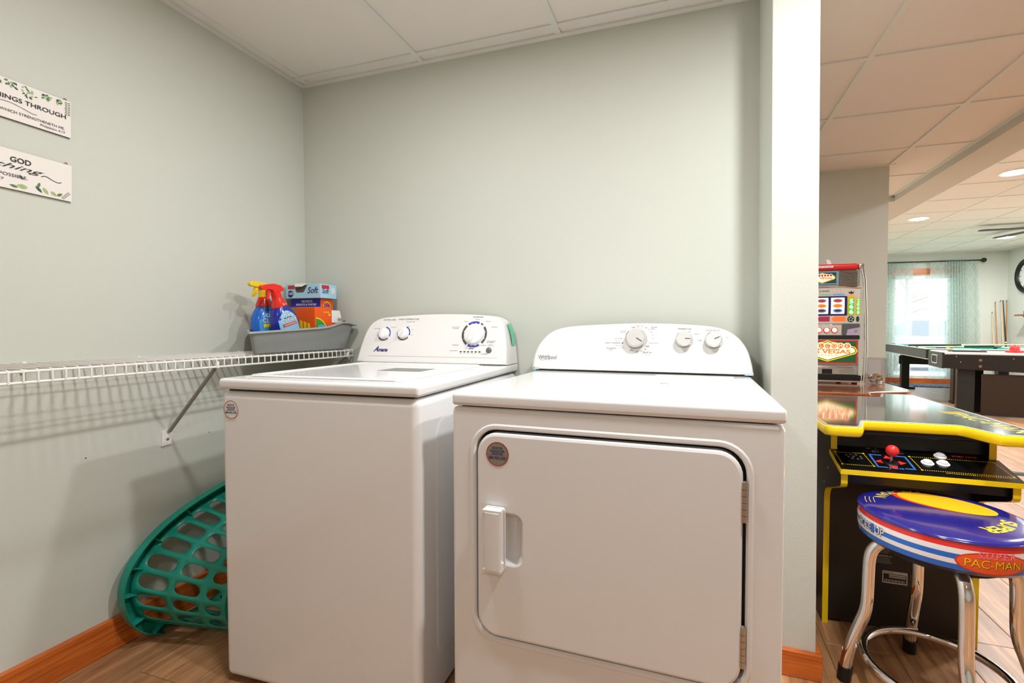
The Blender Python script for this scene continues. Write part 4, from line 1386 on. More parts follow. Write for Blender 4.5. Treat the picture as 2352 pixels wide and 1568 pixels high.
    for (x, y) in ((0.0262, 0.075), (0.0666, 0.0768), (0.078, 0.1225)):
        bmx = knob_matrix(pf(x, y, 0.0))
        bt = G().lathe([(0, 0), (0.0165, 0), (0.0165, 0.0015), (0.014, 0.004), (0.0122, 0.004)], 30, bmx).build('button', M_ABT, cp)
        G().lathe([(0, 0.0095), (0.0095, 0.009), (0.0115, 0.0075), (0.012, 0.003), (0, 0.003)], 30, bmx).build('plunger', M_ABT, bt)
    for x in (-0.093, -0.025):
        sm = knob_matrix(pf(x, 0.130, 0.0))
        sw_ = G().loft([[sm @ Vector((a, b, 0)) for a, b in ell(0, 0, 0.0125, 0.0085)], [sm @ Vector((a, b, 0.0015)) for a, b in ell(0, 0, 0.0125, 0.0085)]]).build('switch', M_CHROME, cp)
        G().loft([[sm @ Vector((a, b, 0.001)) for a, b in ell(0, 0, 0.0108, 0.0068)], [sm @ Vector((a, b, 0.002)) for a, b in ell(0, 0, 0.0108, 0.0068)]]).build('switch_plate', M_BLACK, sw_)
        G().lathe([(0, 0.002), (0.0045, 0.002), (0.004, 0.008), (0, 0.009)], 14, sm).build('switch_lever', M_BLACK, sw_)
    for (dx, dy_) in ((-0.018, 0.008), (-0.006, 0.013), (0.010, 0.011), (-0.015, -0.003), (0.0, 0.0), (-0.006, -0.012), (0.020, 0.002), (0.020, -0.009), (0.008, -0.014)):
        G().lathe([(0.0018, 0.0004), (0.0032, 0.0004), (0.0032, 0.001), (0.0018, 0.001)], 12, knob_matrix(pf(-0.168 + dx, 0.082 + dy_, 0.0))).build('speaker_hole', M_SILVER, cp)

    def dots(p, q, n):
        for_ = []
        for k in range(n):
            u = Vector(p).lerp(Vector(q), (k + 0.5) / n)
            for_.append(rect(u.x - 0.0012, u.x + 0.0012, u.y - 0.0011, u.y + 0.0011))
        return for_

    dd = dots((-0.214, 0.104), (-0.134, 0.106), 16) + dots((-0.134, 0.106), (-0.128, 0.030), 15) + dots((-0.128, 0.030), (-0.213, 0.030), 16) + dots((-0.213, 0.030), (-0.214, 0.104), 14)
    dd += dots((-0.009, 0.107), (0.205, 0.107), 40) + dots((-0.009, 0.107), (-0.005, 0.030), 15) + dots((-0.005, 0.030), (0.213, 0.029), 40) + dots((0.213, 0.029), (0.205, 0.107), 15) + dots((0.05, 0.022), (0.216, 0.022), 34)
    decal(cp, 'dotted_lines', dd, M_AY, lambda a, b: Vector((a, b, pz(b))) + pn * 0.0005)['kind'] = 'stuff'
    for p in ((-0.214, 0.104), (-0.134, 0.106), (-0.128, 0.030), (-0.213, 0.030), (-0.009, 0.107), (-0.005, 0.030), (0.213, 0.029)):
        decal(cp, 'corner_dot', [ell(p[0], p[1], 0.0032, 0.0026, 12)], M_AY, lambda a, b: Vector((a, b, pz(b))) + pn * 0.0006)
    # rating label and fine print on the lower board
    lf = lambda x, z, l=0.0004: flat((x, 0.208, z), (1, 0, 0), (0, 0, 1), l)
    lab = G().box(-0.039, 0.033, 0.2072, 0.208, 0.166, 0.208).build('rating_label', mat('label_silver', (196, 190, 182), 0.4, var=0.02), lowb, 0)
    decal(lab, 'label_field', [rect(-0.036, 0.030, 0.170, 0.199)], M_BLACK, lambda a, b: Vector((a, 0.2069, b)))
    decal(lab, 'barcode', [rect(-0.033 + 0.0032 * k, -0.033 + 0.0032 * k + (0.0012, 0.002, 0.0008)[k % 3], 0.1715, 0.180) for k in range(19)], MATS['label_silver'], lambda a, b: Vector((a, 0.2066, b)))['kind'] = 'stuff'
    decal(lab, 'label_line', [rect(-0.020, 0.028, 0.193, 0.197)], MATS['label_silver'], lambda a, b: Vector((a, 0.2066, b)))
    decal(lab, 'label_line', [rect(-0.020, 0.028, 0.1865, 0.1905)], MATS['label_silver'], lambda a, b: Vector((a, 0.2066, b)))
    letter(lab, 'ARCADE1UP', 0.004, M_BLACK, flat((-0.022, 0.2072, 0.2015), lift=0.0004), width=0.032)
    letter(lowb, 'TASTEMAKERS, LLC.', 0.0045, M_STWH, lf(-0.034, 0.2555), width=0.045, bold=0.02)
    for k in range(5):
        decal(lowb, 'fine_print', [rect(-0.058 + random.uniform(0, 0.004), -0.012 - random.uniform(0, 0.01), 0.250 - 0.0045 * k, 0.2522 - 0.0045 * k)], M_PRINT, lf(0, 0))
    for k in range(4):
        decal(lowb, 'fine_print', [rect(-0.058 + random.uniform(0, 0.004), -0.016 - random.uniform(0, 0.01), 0.282 - 0.005 * k, 0.2842 - 0.005 * k)], M_PRINT, lf(0, 0))
    letter(lowb, 'FC', 0.018, M_STWH, lf(0.010, 0.268), width=0.028, bold=0.01)

# ------------------------------------------------------------------ stool
st = thing('bar_stool', 'round blue padded stool on four bent chrome legs', 'stool', (0.658, 1.515, 0))
M_SNV = mat('vinyl_navy', (33, 30, 116), 0.16, coat=0.6, var=0.03, vscale=20)
M_SRD = mat('vinyl_red', (222, 48, 44), 0.2, coat=0.5)
M_SWH = mat('vinyl_white', (236, 232, 230), 0.2, coat=0.5)
M_SBL = mat('vinyl_blue', (30, 104, 200), 0.2, coat=0.5)
M_SUN = mat('vinyl_underside', (40, 30, 60), 0.3, coat=0.3)
SRD = 0.186
zt = lambda r: 0.530 + 0.012 * (1 - (r / SRD) ** 2) ** 0.5 - 0.0
top = G().lathe([(0.0, zt(0))] + [(SRD * k / 12, zt(SRD * k / 12)) for k in range(1, 12)] + [(SRD - 0.001, 0.530), (SRD + 0.0008, 0.526)], 72).build('seat_top', M_SNV, st, 60)
G().lathe([(SRD + 0.0015 + 0.0022 * math.cos(R(a)), 0.5245 + 0.0022 * math.sin(R(a))) for a in range(0, 361, 45)], 72).build('piping', M_SNV, st, 60)
band_z = [(0.5225, 0.508, M_SRD), (0.508, 0.495, M_SWH), (0.495, 0.482, M_SBL), (0.482, 0.470, M_SWH), (0.470, 0.456, M_SBL)]
rz = lambda z: SRD + 0.0035 * math.sin(math.pi * max(0, min(1, (z - 0.45) / 0.075)))
for (za, zb, m) in band_z:
    G().lathe([(rz(za), za), (rz((za + zb) / 2), (za + zb) / 2), (rz(zb), zb)], 72).build('side_stripe', m, st, 60)
G().lathe([(rz(0.456), 0.456), (SRD - 0.006, 0.447), (SRD - 0.03, 0.440), (0.0, 0.440)], 72).build('underside', M_SUN, st, 60)
polar = lambda z, lift, base: (lambda a, b: Vector(((rz(z + b) + lift) * math.cos(base + a / SRD), (rz(z + b) + lift) * math.sin(base + a / SRD), z + b)))
E0 = R(-83)
def side_ellipse(rx, rz_, zc, m, lift, name):
    q = []
    n = 30
    for i in range(n):
        a0, a1 = -rx + 2 * rx * i / n, -rx + 2 * rx * (i + 1) / n
        h0, h1 = rz_ * math.sqrt(max(0, 1 - (a0 / rx) ** 2)), rz_ * math.sqrt(max(0, 1 - (a1 / rx) ** 2))
        for k in range(4):
            q.append([(a0, -h0 + 2 * h0 * k / 4), (a1, -h1 + 2 * h1 * k / 4), (a1, -h1 + 2 * h1 * (k + 1) / 4), (a0, -h0 + 2 * h0 * (k + 1) / 4)])
    return decal(st, name, q, m, polar(zc, lift, E0))
side_ellipse(0.074, 0.0265, 0.481, M_SRD, 0.0004, 'emblem_rim')
side_ellipse(0.0708, 0.0235, 0.481, mat('emblem_orange', (240, 92, 36), 0.25, coat=0.4), 0.0008, 'emblem')
letter(st, 'PAC-MAN', 0.019, M_DRK, polar(0.4705, 0.0012, E0 + 0.008), width=0.114, bold=0.02)
letter(st, 'PAC-MAN', 0.019, mat('print_gold', (246, 200, 30), 0.35, var=0), polar(0.4715, 0.0016, E0), width=0.112, bold=0.0)
letter(st, 'S.U.P.E.R', 0.0135, mat('print_pink', (244, 120, 150), 0.35, var=0), polar(0.4945, 0.0016, E0 + 0.03), width=0.076, bold=0.02, shear=0.15)
A0 = R(197)
letter(st, 'ARCADE', 0.020, M_DRK, polar(0.4795, 0.0006, A0 - 0.16), width=0.060, bold=0.05)
letter(st, 'ARCADE', 0.020, M_STWH, polar(0.4795, 0.0010, A0 - 0.16), width=0.060, bold=0.01)
letter(st, '1', 0.024, M_SBL, polar(0.4775, 0.0010, A0 + 0.035), width=0.010, bold=0.01)
letter(st, 'UP', 0.020, M_DRK, polar(0.4795, 0.0006, A0 + 0.15), width=0.028, bold=0.05)
letter(st, 'UP', 0.020, M_STWH, polar(0.4795, 0.0010, A0 + 0.15), width=0.028, bold=0.01)
# print on the top: a plain oval and ring of words
def on_top(lift):
    return lambda a, b: Vector((a, b, zt(min(SRD * 0.99, math.hypot(a, b))) + lift))
def top_patch(cx, cy, ra, rb, ang, m, lift, name):
    c_, s_ = math.cos(ang), math.sin(ang)
    q = []
    N, K = 40, 5
    P = lambda t, k: (cx + ra * k / K * math.cos(t) * c_ - rb * k / K * math.sin(t) * s_, cy + ra * k / K * math.cos(t) * s_ + rb * k / K * math.sin(t) * c_)
    for i in range(N):
        t0, t1 = 2 * math.pi * i / N, 2 * math.pi * (i + 1) / N
        for k in range(K):
            q.append([P(t0, k), P(t0, k + 1), P(t1, k + 1), P(t1, k)] if k else [P(t0, 0), P(t0, 1), P(t1, 1)])
    decal(top, name, q, m, on_top(lift))
top_patch(0.018, 0.052, 0.108, 0.066, R(-28), mat('print_orange', (232, 66, 30), 0.25, coat=0.5, var=0), 0.0004, 'oval_shadow_print')
top_patch(0.030, 0.052, 0.108, 0.066, R(-28), mat('print_sun', (246, 186, 34), 0.22, coat=0.5, var=0), 0.0008, 'oval_print')
M_TYL = mat('print_lemon', (240, 214, 40), 0.25, coat=0.5, var=0)
rad_cw = lambda base: (lambda a, b: on_top(0.0006)((0.116 + b) * math.cos(base - a / 0.128), (0.116 + b) * math.sin(base - a / 0.128)))
rad_cc = lambda base: (lambda a, b: on_top(0.0006)((0.150 - b) * math.cos(base + a / 0.138), (0.150 - b) * math.sin(base + a / 0.138)))
letter(top, 'SUPER', 0.028, M_TYL, rad_cw(R(-48)), width=0.128, bold=0.03)
letter(top, 'PAC-MAN', 0.028, M_TYL, rad_cc(R(122)), width=0.165, bold=0.0)
for k in range(3):
    decal(top, 'speed_line', [[(a, b) for a, b in arc_band(0, 0, 0.150 + 0.010 * k, 0.1515 + 0.010 * k, 158, 176, 8)]], M_TYL, on_top(0.0006))
ring_g = G().tube([(0.168 * math.cos(2 * math.pi * k / 48), 0.168 * math.sin(2 * math.pi * k / 48), 0.092) for k in range(48)], 0.0115, 12, closed=True)
ring_g.build('foot_ring', M_CHROME, st, 60)
G().lathe([(0.0, 0.418), (0.13, 0.418), (0.13, 0.441), (0.0, 0.441)], 36).build('seat_plate', M_BLACK, st)
prof = [(0.085, 0.428), (0.115, 0.427), (0.138, 0.418), (0.154, 0.398), (0.161, 0.370), (0.163, 0.320), (0.164, 0.270), (0.166, 0.235), (0.172, 0.205), (0.182, 0.175), (0.196, 0.130), (0.207, 0.085), (0.214, 0.05), (0.218, 0.02)]
for k in range(4):
    a = R(84.8 + 90 * k)
    leg = G().tube([(r * math.cos(a), r * math.sin(a), z) for r, z in spline(prof, 4)], 0.0158, 16).build('leg', M_CHROME, st, 60)
    G().tube([(0.2145 * math.cos(a), 0.2145 * math.sin(a), 0.042), (0.2165 * math.cos(a), 0.2165 * math.sin(a), 0.02), (0.2185 * math.cos(a), 0.2185 * math.sin(a), 0.0)], 0.0185, 16).build('rubber_foot', M_BLACK, leg)
    G().lathe([(0, 0), (0.006, 0), (0.005, 0.003), (0, 0.004)], 12, Matrix.Translation((0.192 * math.cos(a), 0.192 * math.sin(a), 0.092)) @ Matrix.Rotation(a, 4, 'Z') @ Matrix.Rotation(R(90), 4, 'Y') @ Matrix.Translation((0, 0, 0.030))).build('ring_bolt', M_CHROME, leg)

# ------------------------------------------------------------------ polished wood table behind the arcade table
M_MAH = wood('mahogany', (92, 40, 14), (168, 86, 38), (2.0, 12, 12), 3.0, 0.14, coat=0.8)
wt = thing('wood_table', 'polished red-brown wood table under the slot machine', 'table', (0, 2.5, 0))
TO = [(0.40, 0.0), (0.795, 0.0), (0.812, 0.012), (0.818, 0.055), (1.00, 0.150), (1.035, 0.190), (1.045, 0.24), (1.045, 0.86), (0.40, 0.86)]
tr_ = lambda d, z: [(a, b, z) for a, b in inset(TO, d)]
G().loft([tr_(0.016, 0.690), tr_(0.010, 0.697), tr_(0.012, 0.703), tr_(0.004, 0.708), tr_(0.0, 0.716), tr_(0.002, 0.725), tr_(0.008, 0.728)]).build('table_top', M_MAH, wt, 50)
G().box(0.44, 0.98, 0.20, 0.80, 0.62, 0.69).build('apron', M_MAH, wt, 0)
for (a, b) in ((0.46, 0.22), (0.96, 0.22), (0.46, 0.78), (0.96, 0.78)):
    G().lathe([(0.0, 0), (0.018, 0), (0.022, 0.05), (0.03, 0.3), (0.026, 0.5), (0.032, 0.62), (0.0, 0.62)], 16, Matrix.Translation((a, b, 0))).build('leg', M_MAH, wt)

# ------------------------------------------------------------------ slot machine
sm_ = thing('slot_machine', 'silver tabletop slot machine with red top and glowing Las Vegas panels', 'slot machine', (0.70, 2.93, 0.728))
B0 = 0.728
M_SLV_ = mat('slot_silver', (190, 188, 184), 0.22, metal=0.75, var=0.03)
M_SDK = mat('slot_dark', (40, 38, 40), 0.3)
M_SBG = mat('slot_beige', (206, 194, 182), 0.4, var=0.05, vscale=40)
M_SGR = mat('slot_green', (34, 84, 48), 0.35, emit=(34, 84, 48), es=0.25, var=0)
M_SDG = mat('slot_deep_green', (20, 66, 50), 0.35, var=0)
M_SCR = mat('slot_cream', (252, 236, 196), 0.4, emit=(252, 228, 180), es=0.55, var=0)
M_SOR = mat('slot_orange', (240, 104, 44), 0.4, emit=(240, 104, 44), es=0.4, var=0)
M_SYE = mat('slot_yellow', (250, 214, 40), 0.4, emit=(250, 214, 40), es=0.35, var=0)
M_SRF = mat('slot_red', (206, 34, 34), 0.3, emit=(206, 34, 34), es=0.1, var=0)
M_SLG = mat('slot_led_green', (30, 170, 40), 0.4, emit=(30, 190, 40), es=0.5, var=0)
M_SLD = mat('slot_led_white', (225, 255, 225), 0.4, emit=(225, 255, 225), es=0.7, var=0)
M_SRL = mat('slot_reel', (240, 240, 244), 0.4, emit=(240, 240, 246), es=0.25, var=0)
M_SBN = mat('slot_button', (250, 206, 200), 0.35, emit=(255, 200, 192), es=0.5, var=0)
M_SLI = mat('slot_lilac', (176, 160, 182), 0.4, var=0.04, vscale=200)
M_LBLUE = mat('slot_light_blue', (120, 170, 220), 0.4, var=0)
zz = lambda z: z - B0
HW = 0.19
G().rbox(-HW, HW, 0.012, 0.34, 0.016, zz(1.362), 0.012, 2).build('cabinet', M_SLV_, sm_)
for sx in (-1, 1):
    G().tube([(sx * 0.190, 0.004, zz(1.375)), (sx * 0.203, 0.002, zz(1.30)), (sx * 0.212, 0.0, zz(1.10)), (sx * 0.216, 0.0, zz(0.92)), (sx * 0.212, 0.0, zz(0.80)), (sx * 0.208, 0.002, zz(0.735))], 0.009, 10).build('side_rail', M_CHROME, sm_, 60)
tb = G().rbox(-0.173, 0.173, -0.012, 0.10, zz(1.357), zz(1.387), 0.010, 3).build('top_bar', M_SRF, sm_)
for sx in (-1, 1):
    G().rbox(min(sx * 0.173, sx * 0.2), max(sx * 0.173, sx * 0.2), -0.010, 0.08, zz(1.358), zz(1.386), 0.008, 2).build('top_bar_cap', M_CHROME, sm_)
F = lambda x, z, l=0.0: flat((x, 0.010, zz(z)), (1, 0, 0), (0, 0, 1), l)
def plate(name, x0, x1, z0, z1, m, y0=0.012, y1=0.004, par=sm_, r=0.002):
    return G().rbox(x0, x1, y1, y0, zz(z0), zz(z1), r, 1).build(name, m, par)
G().box(-0.06, 0.05, -0.0126, -0.012, zz(1.367), zz(1.378)).build('name_strip', M_STWH, tb, 0)
letter(tb, 'COINS IN TO PLAY', 0.006, M_DRK, flat((-0.005, -0.0127, zz(1.3695)), lift=0.0004), width=0.10)


def vegas(par, cx, cz, w, h, y, lit, big):
    """stretched diamond sign with the seven discs"""
    fr = lambda l: flat((cx, y, zz(cz)), (1, 0, 0), (0, 0, 1), l)
    dia = [(-0.46, 0.02), (-0.43, 0.16), (-0.30, 0.28), (-0.06, 0.40), (0.0, 0.46), (0.06, 0.40), (0.30, 0.28), (0.43, 0.16), (0.46, 0.02), (0.43, -0.08), (0.0, -0.44), (-0.43, -0.08)]
    dp = [(a * w, b * h) for a, b in dia]
    decal(par, 'sign_rim', [inset(dp, -0.006 * w / 0.3)], M_SYE, fr(0.0006))
    decal(par, 'sign_line', [inset(dp, -0.001 * w / 0.3)], M_SDK, fr(0.0010))
    decal(par, 'sign_field', [inset(dp, 0.003 * w / 0.3)], M_SCR, fr(0.0014))
    for k, ch in enumerate('WELCOME'):
        x = (k - 3) * 0.105 * w
        decal(par, 'sign_disc', [ell(x, 0.25 * h, 0.060 * w, 0.060 * w, 18)], M_SCR, fr(0.0017))
        decal(par, 'sign_disc', [ell(x, 0.25 * h, 0.045 * w, 0.045 * w, 18)], M_SOR if lit else M_SRF, fr(0.0020))
        if big:
            letter(par, ch, 0.055 * w, M_SCR, flat((cx + x, y, zz(cz) + 0.25 * h - 0.027 * w), lift=0.0023))
    letter(par, 'Fabulous', 0.11 * h, M_GREYP, flat((cx - 0.02 * w, y, zz(cz) + 0.055 * h), lift=0.0020), width=0.46 * w, shear=0.4)
    letter(par, 'LAS VEGAS', 0.17 * h, M_SOR if lit else M_SRF, flat((cx, y, zz(cz) - 0.10 * h), lift=0.0020), width=0.74 * w, bold=0.03)
    letter(par, 'NEVADA', 0.06 * h, M_GREYP, flat((cx, y, zz(cz) - 0.215 * h), lift=0.0020), width=0.32 * w, space=1.6)


p = plate('upper_sign', -0.076, 0.076, 1.277, 1.348, M_LBLUE, 0.014, 0.002)
decal(p, 'sign_ground', [rect(-0.070, 0.070, zz(1.282), zz(1.343))], M_SDG, lambda a, b: Vector((a, 0.0016, b)))
vegas(p, 0.0, 1.3115, 0.135, 0.058, 0.0014, False, False)
for sx in (-1, 1):
    gpl = bpy.data.objects.new('speaker_grille', None)
    C.objects.link(gpl); gpl.parent = sm_
    xa, xb = sorted((sx * 0.086, sx * 0.172))
    G().box(xa, xb, 0.006, 0.012, zz(1.262), zz(1.348)).build('grille_back', M_SDK, gpl, 0)
    for k in range(11):
        za = 1.264 + k * 0.0077
        G().rbox(xa, xb, 0.000, 0.006, zz(za), zz(za + 0.0045), 0.001, 1).build('slat', M_CHROME, gpl)
plate('upper_panel', -HW + 0.004, HW - 0.004, 1.058, 1.262, M_SBG, 0.013, 0.008)
G().tube([(-0.188, 0.004, zz(1.253)), (-0.10, 0.004, zz(1.262)), (0.10, 0.004, zz(1.262)), (0.188, 0.004, zz(1.253))], 0.003, 8).build('panel_bead', M_CHROME, sm_)
for k in range(8):
    for q, z in ((0, 1.247), (1, 1.232)):
        decal(sm_, 'red_dot', [ell(-0.05 + 0.0205 * k, z - B0, 0.0016, 0.0016, 8)], M_SRF, lambda a, b: Vector((a, 0.0074, b)))
letter(sm_, '& DINERO', 0.006, M_DRK, flat((0.015, 0.008, zz(1.2365)), lift=0.0006), width=0.05, bold=0.03)
for x, m in ((-0.075, M_SLG), (0.02, mat('slot_badge_green', (150, 200, 150), 0.4, var=0)), (0.083, M_LBLUE)):
    decal(sm_, 'badge', [rrect(x - 0.029, x + 0.029, zz(1.2145), zz(1.2245), 0.004, 3)], m, lambda a, b: Vector((a, 0.0074, b)))
rw = plate('reel_window', -0.125, 0.125, 1.103, 1.2105, mat('slot_navy', (30, 30, 90), 0.3), 0.012, 0.004)
for cx in (-0.0785, 0.0, 0.0785):
    rl = G()
    q = []
    for k in range(13):
        t = R(-60 + 10 * k)
        q.append((0.0065 - 0.006 * math.cos(t), 1.157 + 0.052 * math.sin(t)))
    lo = [[(cx - 0.033, y, zz(z)) for y, z in q], [(cx + 0.033, y, zz(z)) for y, z in q]]
    n_ = len(q)
    rl.add(lo[0] + lo[1], [(i, i + 1, n_ + i + 1, n_ + i) for i in range(n_ - 1)])
    ro = rl.build('reel', M_SRL, rw, 60)
    for z, m, m2 in ((1.185, mat('reel_grey', (150, 150, 154), 0.4, var=0), M_SRF), (1.157, mat('reel_gold', (240, 180, 40), 0.4, var=0), M_SOR), (1.130, M_LBLUE if cx else MATS['reel_grey'], M_NAVY)):
        decal(ro, 'reel_symbol', [ell(cx, zz(z), 0.023, 0.0105, 20)], m, lambda a, b: Vector((a, 0.0002, b)))
        decal(ro, 'reel_symbol', [ell(cx, zz(z), 0.017, 0.0055, 16)], m2, lambda a, b: Vector((a, -0.0004, b)))
for sx in (-1, 1):
    dp = plate('digit_panel', min(sx * 0.126, sx * 0.162), max(sx * 0.126, sx * 0.162), 1.104, 1.200, MATS['reel_gold'], 0.012, 0.004)
    decal(dp, 'digit_field', [rect(sx * 0.144 - 0.013, sx * 0.144 + 0.013, zz(1.109), zz(1.196))], M_SLG, lambda a, b: Vector((a, 0.0034, b)))
    for k, ch in enumerate('566'):
        letter(dp, ch, 0.022, M_SLD, flat((sx * 0.144, 0.0034, zz(1.170 - 0.0285 * k)), lift=0.0006), width=0.019, bold=0.03)
    decal(dp, 'dome_print', [ell(sx * 0.144, zz(1.2015), 0.017, 0.017, 14, 0, 180)], MATS['reel_gold'], lambda a, b: Vector((a, 0.0072, b)))
    for k in range(3):
        decal(dp, 'leaf_print', [leaf_poly(sx * 0.144, zz(1.222), 0.018, 0.008, R(40 + 50 * k))], M_DRK, lambda a, b: Vector((a, 0.0068, b)))
    dp2 = plate('digit_panel', min(sx * 0.167, sx * 0.188), max(sx * 0.167, sx * 0.188), 1.104, 1.200, MATS['reel_gold'], 0.014, 0.006)
    decal(dp2, 'digit_field', [rect(sx * 0.1775 - 0.0075, sx * 0.1775 + 0.0075, zz(1.109), zz(1.196))], M_SLG, lambda a, b: Vector((a, 0.0054, b)))
    for k, ch in enumerate('2000'):
        letter(dp2, ch, 0.017, M_SLD, flat((sx * 0.1775, 0.0054, zz(1.176 - 0.0215 * k)), lift=0.0006), width=0.010, bold=0.02)
    decal(sm_, 'chip_print', [ell(sx * 0.144, zz(1.083), 0.017, 0.017, 24)], M_SDG, lambda a, b: Vector((a, 0.0072, b)))
    for k in range(5):
        a_ = R(90 + 72 * k)
        decal(sm_, 'chip_spot', [ell(sx * 0.144 + 0.009 * math.cos(a_), zz(1.083) + 0.009 * math.sin(a_), 0.0035, 0.0035, 8)], M_SBG, lambda a, b: Vector((a, 0.0068, b)))
    decal(sm_, 'chip_print', [ell(sx * 0.1765, zz(1.083), 0.008, 0.016, 20)], M_SDG, lambda a, b: Vector((a, 0.0072, b)))
for x, m, wd in ((0.012, mat('badge_wine', (176, 44, 86), 0.4, var=0), 0.03), (0.085, M_SOR, 0.034), (-0.085, M_SRF, 0.034)):
    decal(sm_, 'badge', [[(x - wd, zz(1.084)), (x - wd * 0.7, zz(1.070)), (x + wd, zz(1.070)), (x + wd, zz(1.098)), (x - wd * 0.7, zz(1.098))]], m, lambda a, b: Vector((a, 0.0072, b)))
bp_ = plate('button_plate', -0.11, 0.10, 0.994, 1.050, M_SBG, 0.013, 0.006)
G().box(-0.09, 0.055, 0.0052, 0.006, zz(1.0485), zz(1.0560)).build('name_strip', M_STWH, bp_, 0)
letter(bp_, 'PLUG IN POWER CORD', 0.0045, M_DRK, flat((-0.018, 0.0052, zz(1.050)), lift=0.0004), width=0.12)
for k in range(5):
    x = 0.0656 - 0.0382 * k
    bmx = knob_matrix(flat((x, 0.006, zz(1.0219))))
    bt = G().lathe([(0.013, 0), (0.0165, 0), (0.0165, 0.003), (0.013, 0.004), (0.013, 0.0)], 24, bmx).build('button', M_SRF, bp_)
    G().lathe([(0, 0), (0.013, 0), (0.013, 0.004), (0.010, 0.006), (0, 0.0065)], 24, bmx).build('button_cap', M_SBN, bt)
lk = plate('lock_panel', 0.106, HW - 0.002, 0.992, 1.056, mat('slot_slate', (86, 86, 88), 0.4), 0.013, 0.004)
G().prism([(0.122, 0.994), (0.128, 1.026), (0.186, 1.038), (0.186, 0.994)], lambda a, b, d: (a, d, zz(b)), 0.0005, 0.004).build('lock_plate', M_SLI, lk, 0)
G().lathe([(0, 0), (0.008, 0), (0.0075, 0.003), (0, 0.0035)], 20, knob_matrix(flat((0.166, 0.0005, zz(1.0185))))).build('lock_barrel', M_CHROME, lk)
decal(lk, 'keyhole', [rect(0.165, 0.167, zz(1.0155), zz(1.0215))], M_BLACK, lambda a, b: Vector((a, -0.0032, b)))
plate('dark_band', -HW + 0.002, HW - 0.002, 0.972, 0.992, M_SDK, 0.013, 0.003)
bs = plate('lower_sign', -0.183, 0.183, 0.832, 0.971, M_SLV_, 0.014, 0.002)
decal(bs, 'red_border', [rect(-0.178, 0.178, zz(0.837), zz(0.966))], M_SRF, lambda a, b: Vector((a, 0.0016, b)))
decal(bs, 'sign_ground', [rect(-0.171, 0.171, zz(0.843), zz(0.960))], M_SGR, lambda a, b: Vector((a, 0.0013, b)))
vegas(bs, 0.0325, 0.905, 0.30, 0.118, 0.0012, True, True)
G().tube([(-0.19, -0.002, zz(0.822)), (0.155, -0.002, zz(0.818))], 0.005, 8).build('front_bar', M_CHROME, sm_)
tray = plate('coin_tray', -HW, 0.178, 0.776, 0.812, M_SLV_, 0.02, -0.006)
decal(tray, 'tray_slot', [rect(0.005, 0.055, zz(0.779), zz(0.806))], M_BLACK, lambda a, b: Vector((a, -0.0064, b)))
decal(tray, 'perforations', [ell(0.09 + 0.0055 * k + 0.0027 * (i % 2), zz(0.786 + 0.0062 * i), 0.0013, 0.0013, 6) for i in range(4) for k in range(13)], M_SDK, lambda a, b: Vector((a, -0.0064, b)))['kind'] = 'stuff'
plate('black_base', -HW, 0.192, 0.746, 0.774, M_BLACK, 0.2, -0.012)
plate('chrome_foot_bar', -HW, 0.190, 0.734, 0.746, M_CHROME, 0.2, -0.008)
for (a, b) in ((-0.17, 0.02), (0.17, 0.02), (-0.17, 0.3), (0.17, 0.3)):
    G().lathe([(0, 0), (0.014, 0), (0.012, 0.018), (0, 0.018)], 14, Matrix.Translation((a, b, 0))).build('foot', M_BLACK, sm_)
G().prism([(0.038, 1.385), (0.062, 1.385), (0.048, 1.418), (0.030, 1.420)], lambda a, b, d: (a, d, zz(b)), 0.05, 0.056).build('coin_flap', M_STWH, sm_, 0)

# clear tub with coins
M_CLEAR = bpy.data.materials.new('clear_plastic')
M_CLEAR.use_nodes = True
nt = M_CLEAR.node_tree
nt.nodes.remove(nt.nodes['Principled BSDF'])
tr, gl, mxs, lw = nt.nodes.new('ShaderNodeBsdfTransparent'), nt.nodes.new('ShaderNodeBsdfGlossy'), nt.nodes.new('ShaderNodeMixShader'), nt.nodes.new('ShaderNodeLayerWeight')
tr.inputs[0].default_value = (0.94, 0.93, 0.95, 1)
gl.inputs[1].default_value = 0.08
lw.inputs[0].default_value = 0.08
nt.links.new(lw.outputs['Facing'], mxs.inputs[0])
nt.links.new(tr.outputs[0], mxs.inputs[1]); nt.links.new(gl.outputs[0], mxs.inputs[2])
nt.links.new(mxs.outputs[0], nt.nodes['Material Output'].inputs[0])
tub = thing('coin_tub', 'clear plastic tub half full of coins beside the slot machine', 'tub', (0.968, 2.955, 0.7282))
lq = lambda h, z, r=0.008: [(a, b, z) for a, b in rrect(-h, h, -h, h, r, 3)]
G().loft([lq(0.037, 0.002), lq(0.039, 0.0), lq(0.044, 0.132), lq(0.048, 0.134), lq(0.048, 0.137), lq(0.0425, 0.136), lq(0.0375, 0.004)]).build('tub_wall', M_CLEAR, tub, 40)
G().loft([lq(0.0485, 0.1375), lq(0.0490, 0.142), lq(0.047, 0.143), lq(0.044, 0.1405)], True, True).build('tub_lid', M_CLEAR, tub, 40)
M_CG = mat('coin_gold', (222, 192, 110), 0.35, metal=0.35, var=0.04)
M_CS = mat('coin_steel', (200, 192, 190), 0.35, metal=0.35, var=0.04)
coin_me = {}
for key, m in (('gold', M_CG), ('steel', M_CS)):
    me = G().lathe([(0, 0), (0.0118, 0), (0.0123, 0.0004), (0.0123, 0.0016), (0.0118, 0.002), (0.0104, 0.002), (0.0100, 0.0016), (0, 0.0016)], 20).mesh('coin', 40)
    me.materials.append(m)
    coin_me[key] = me
rc = random.Random(11)
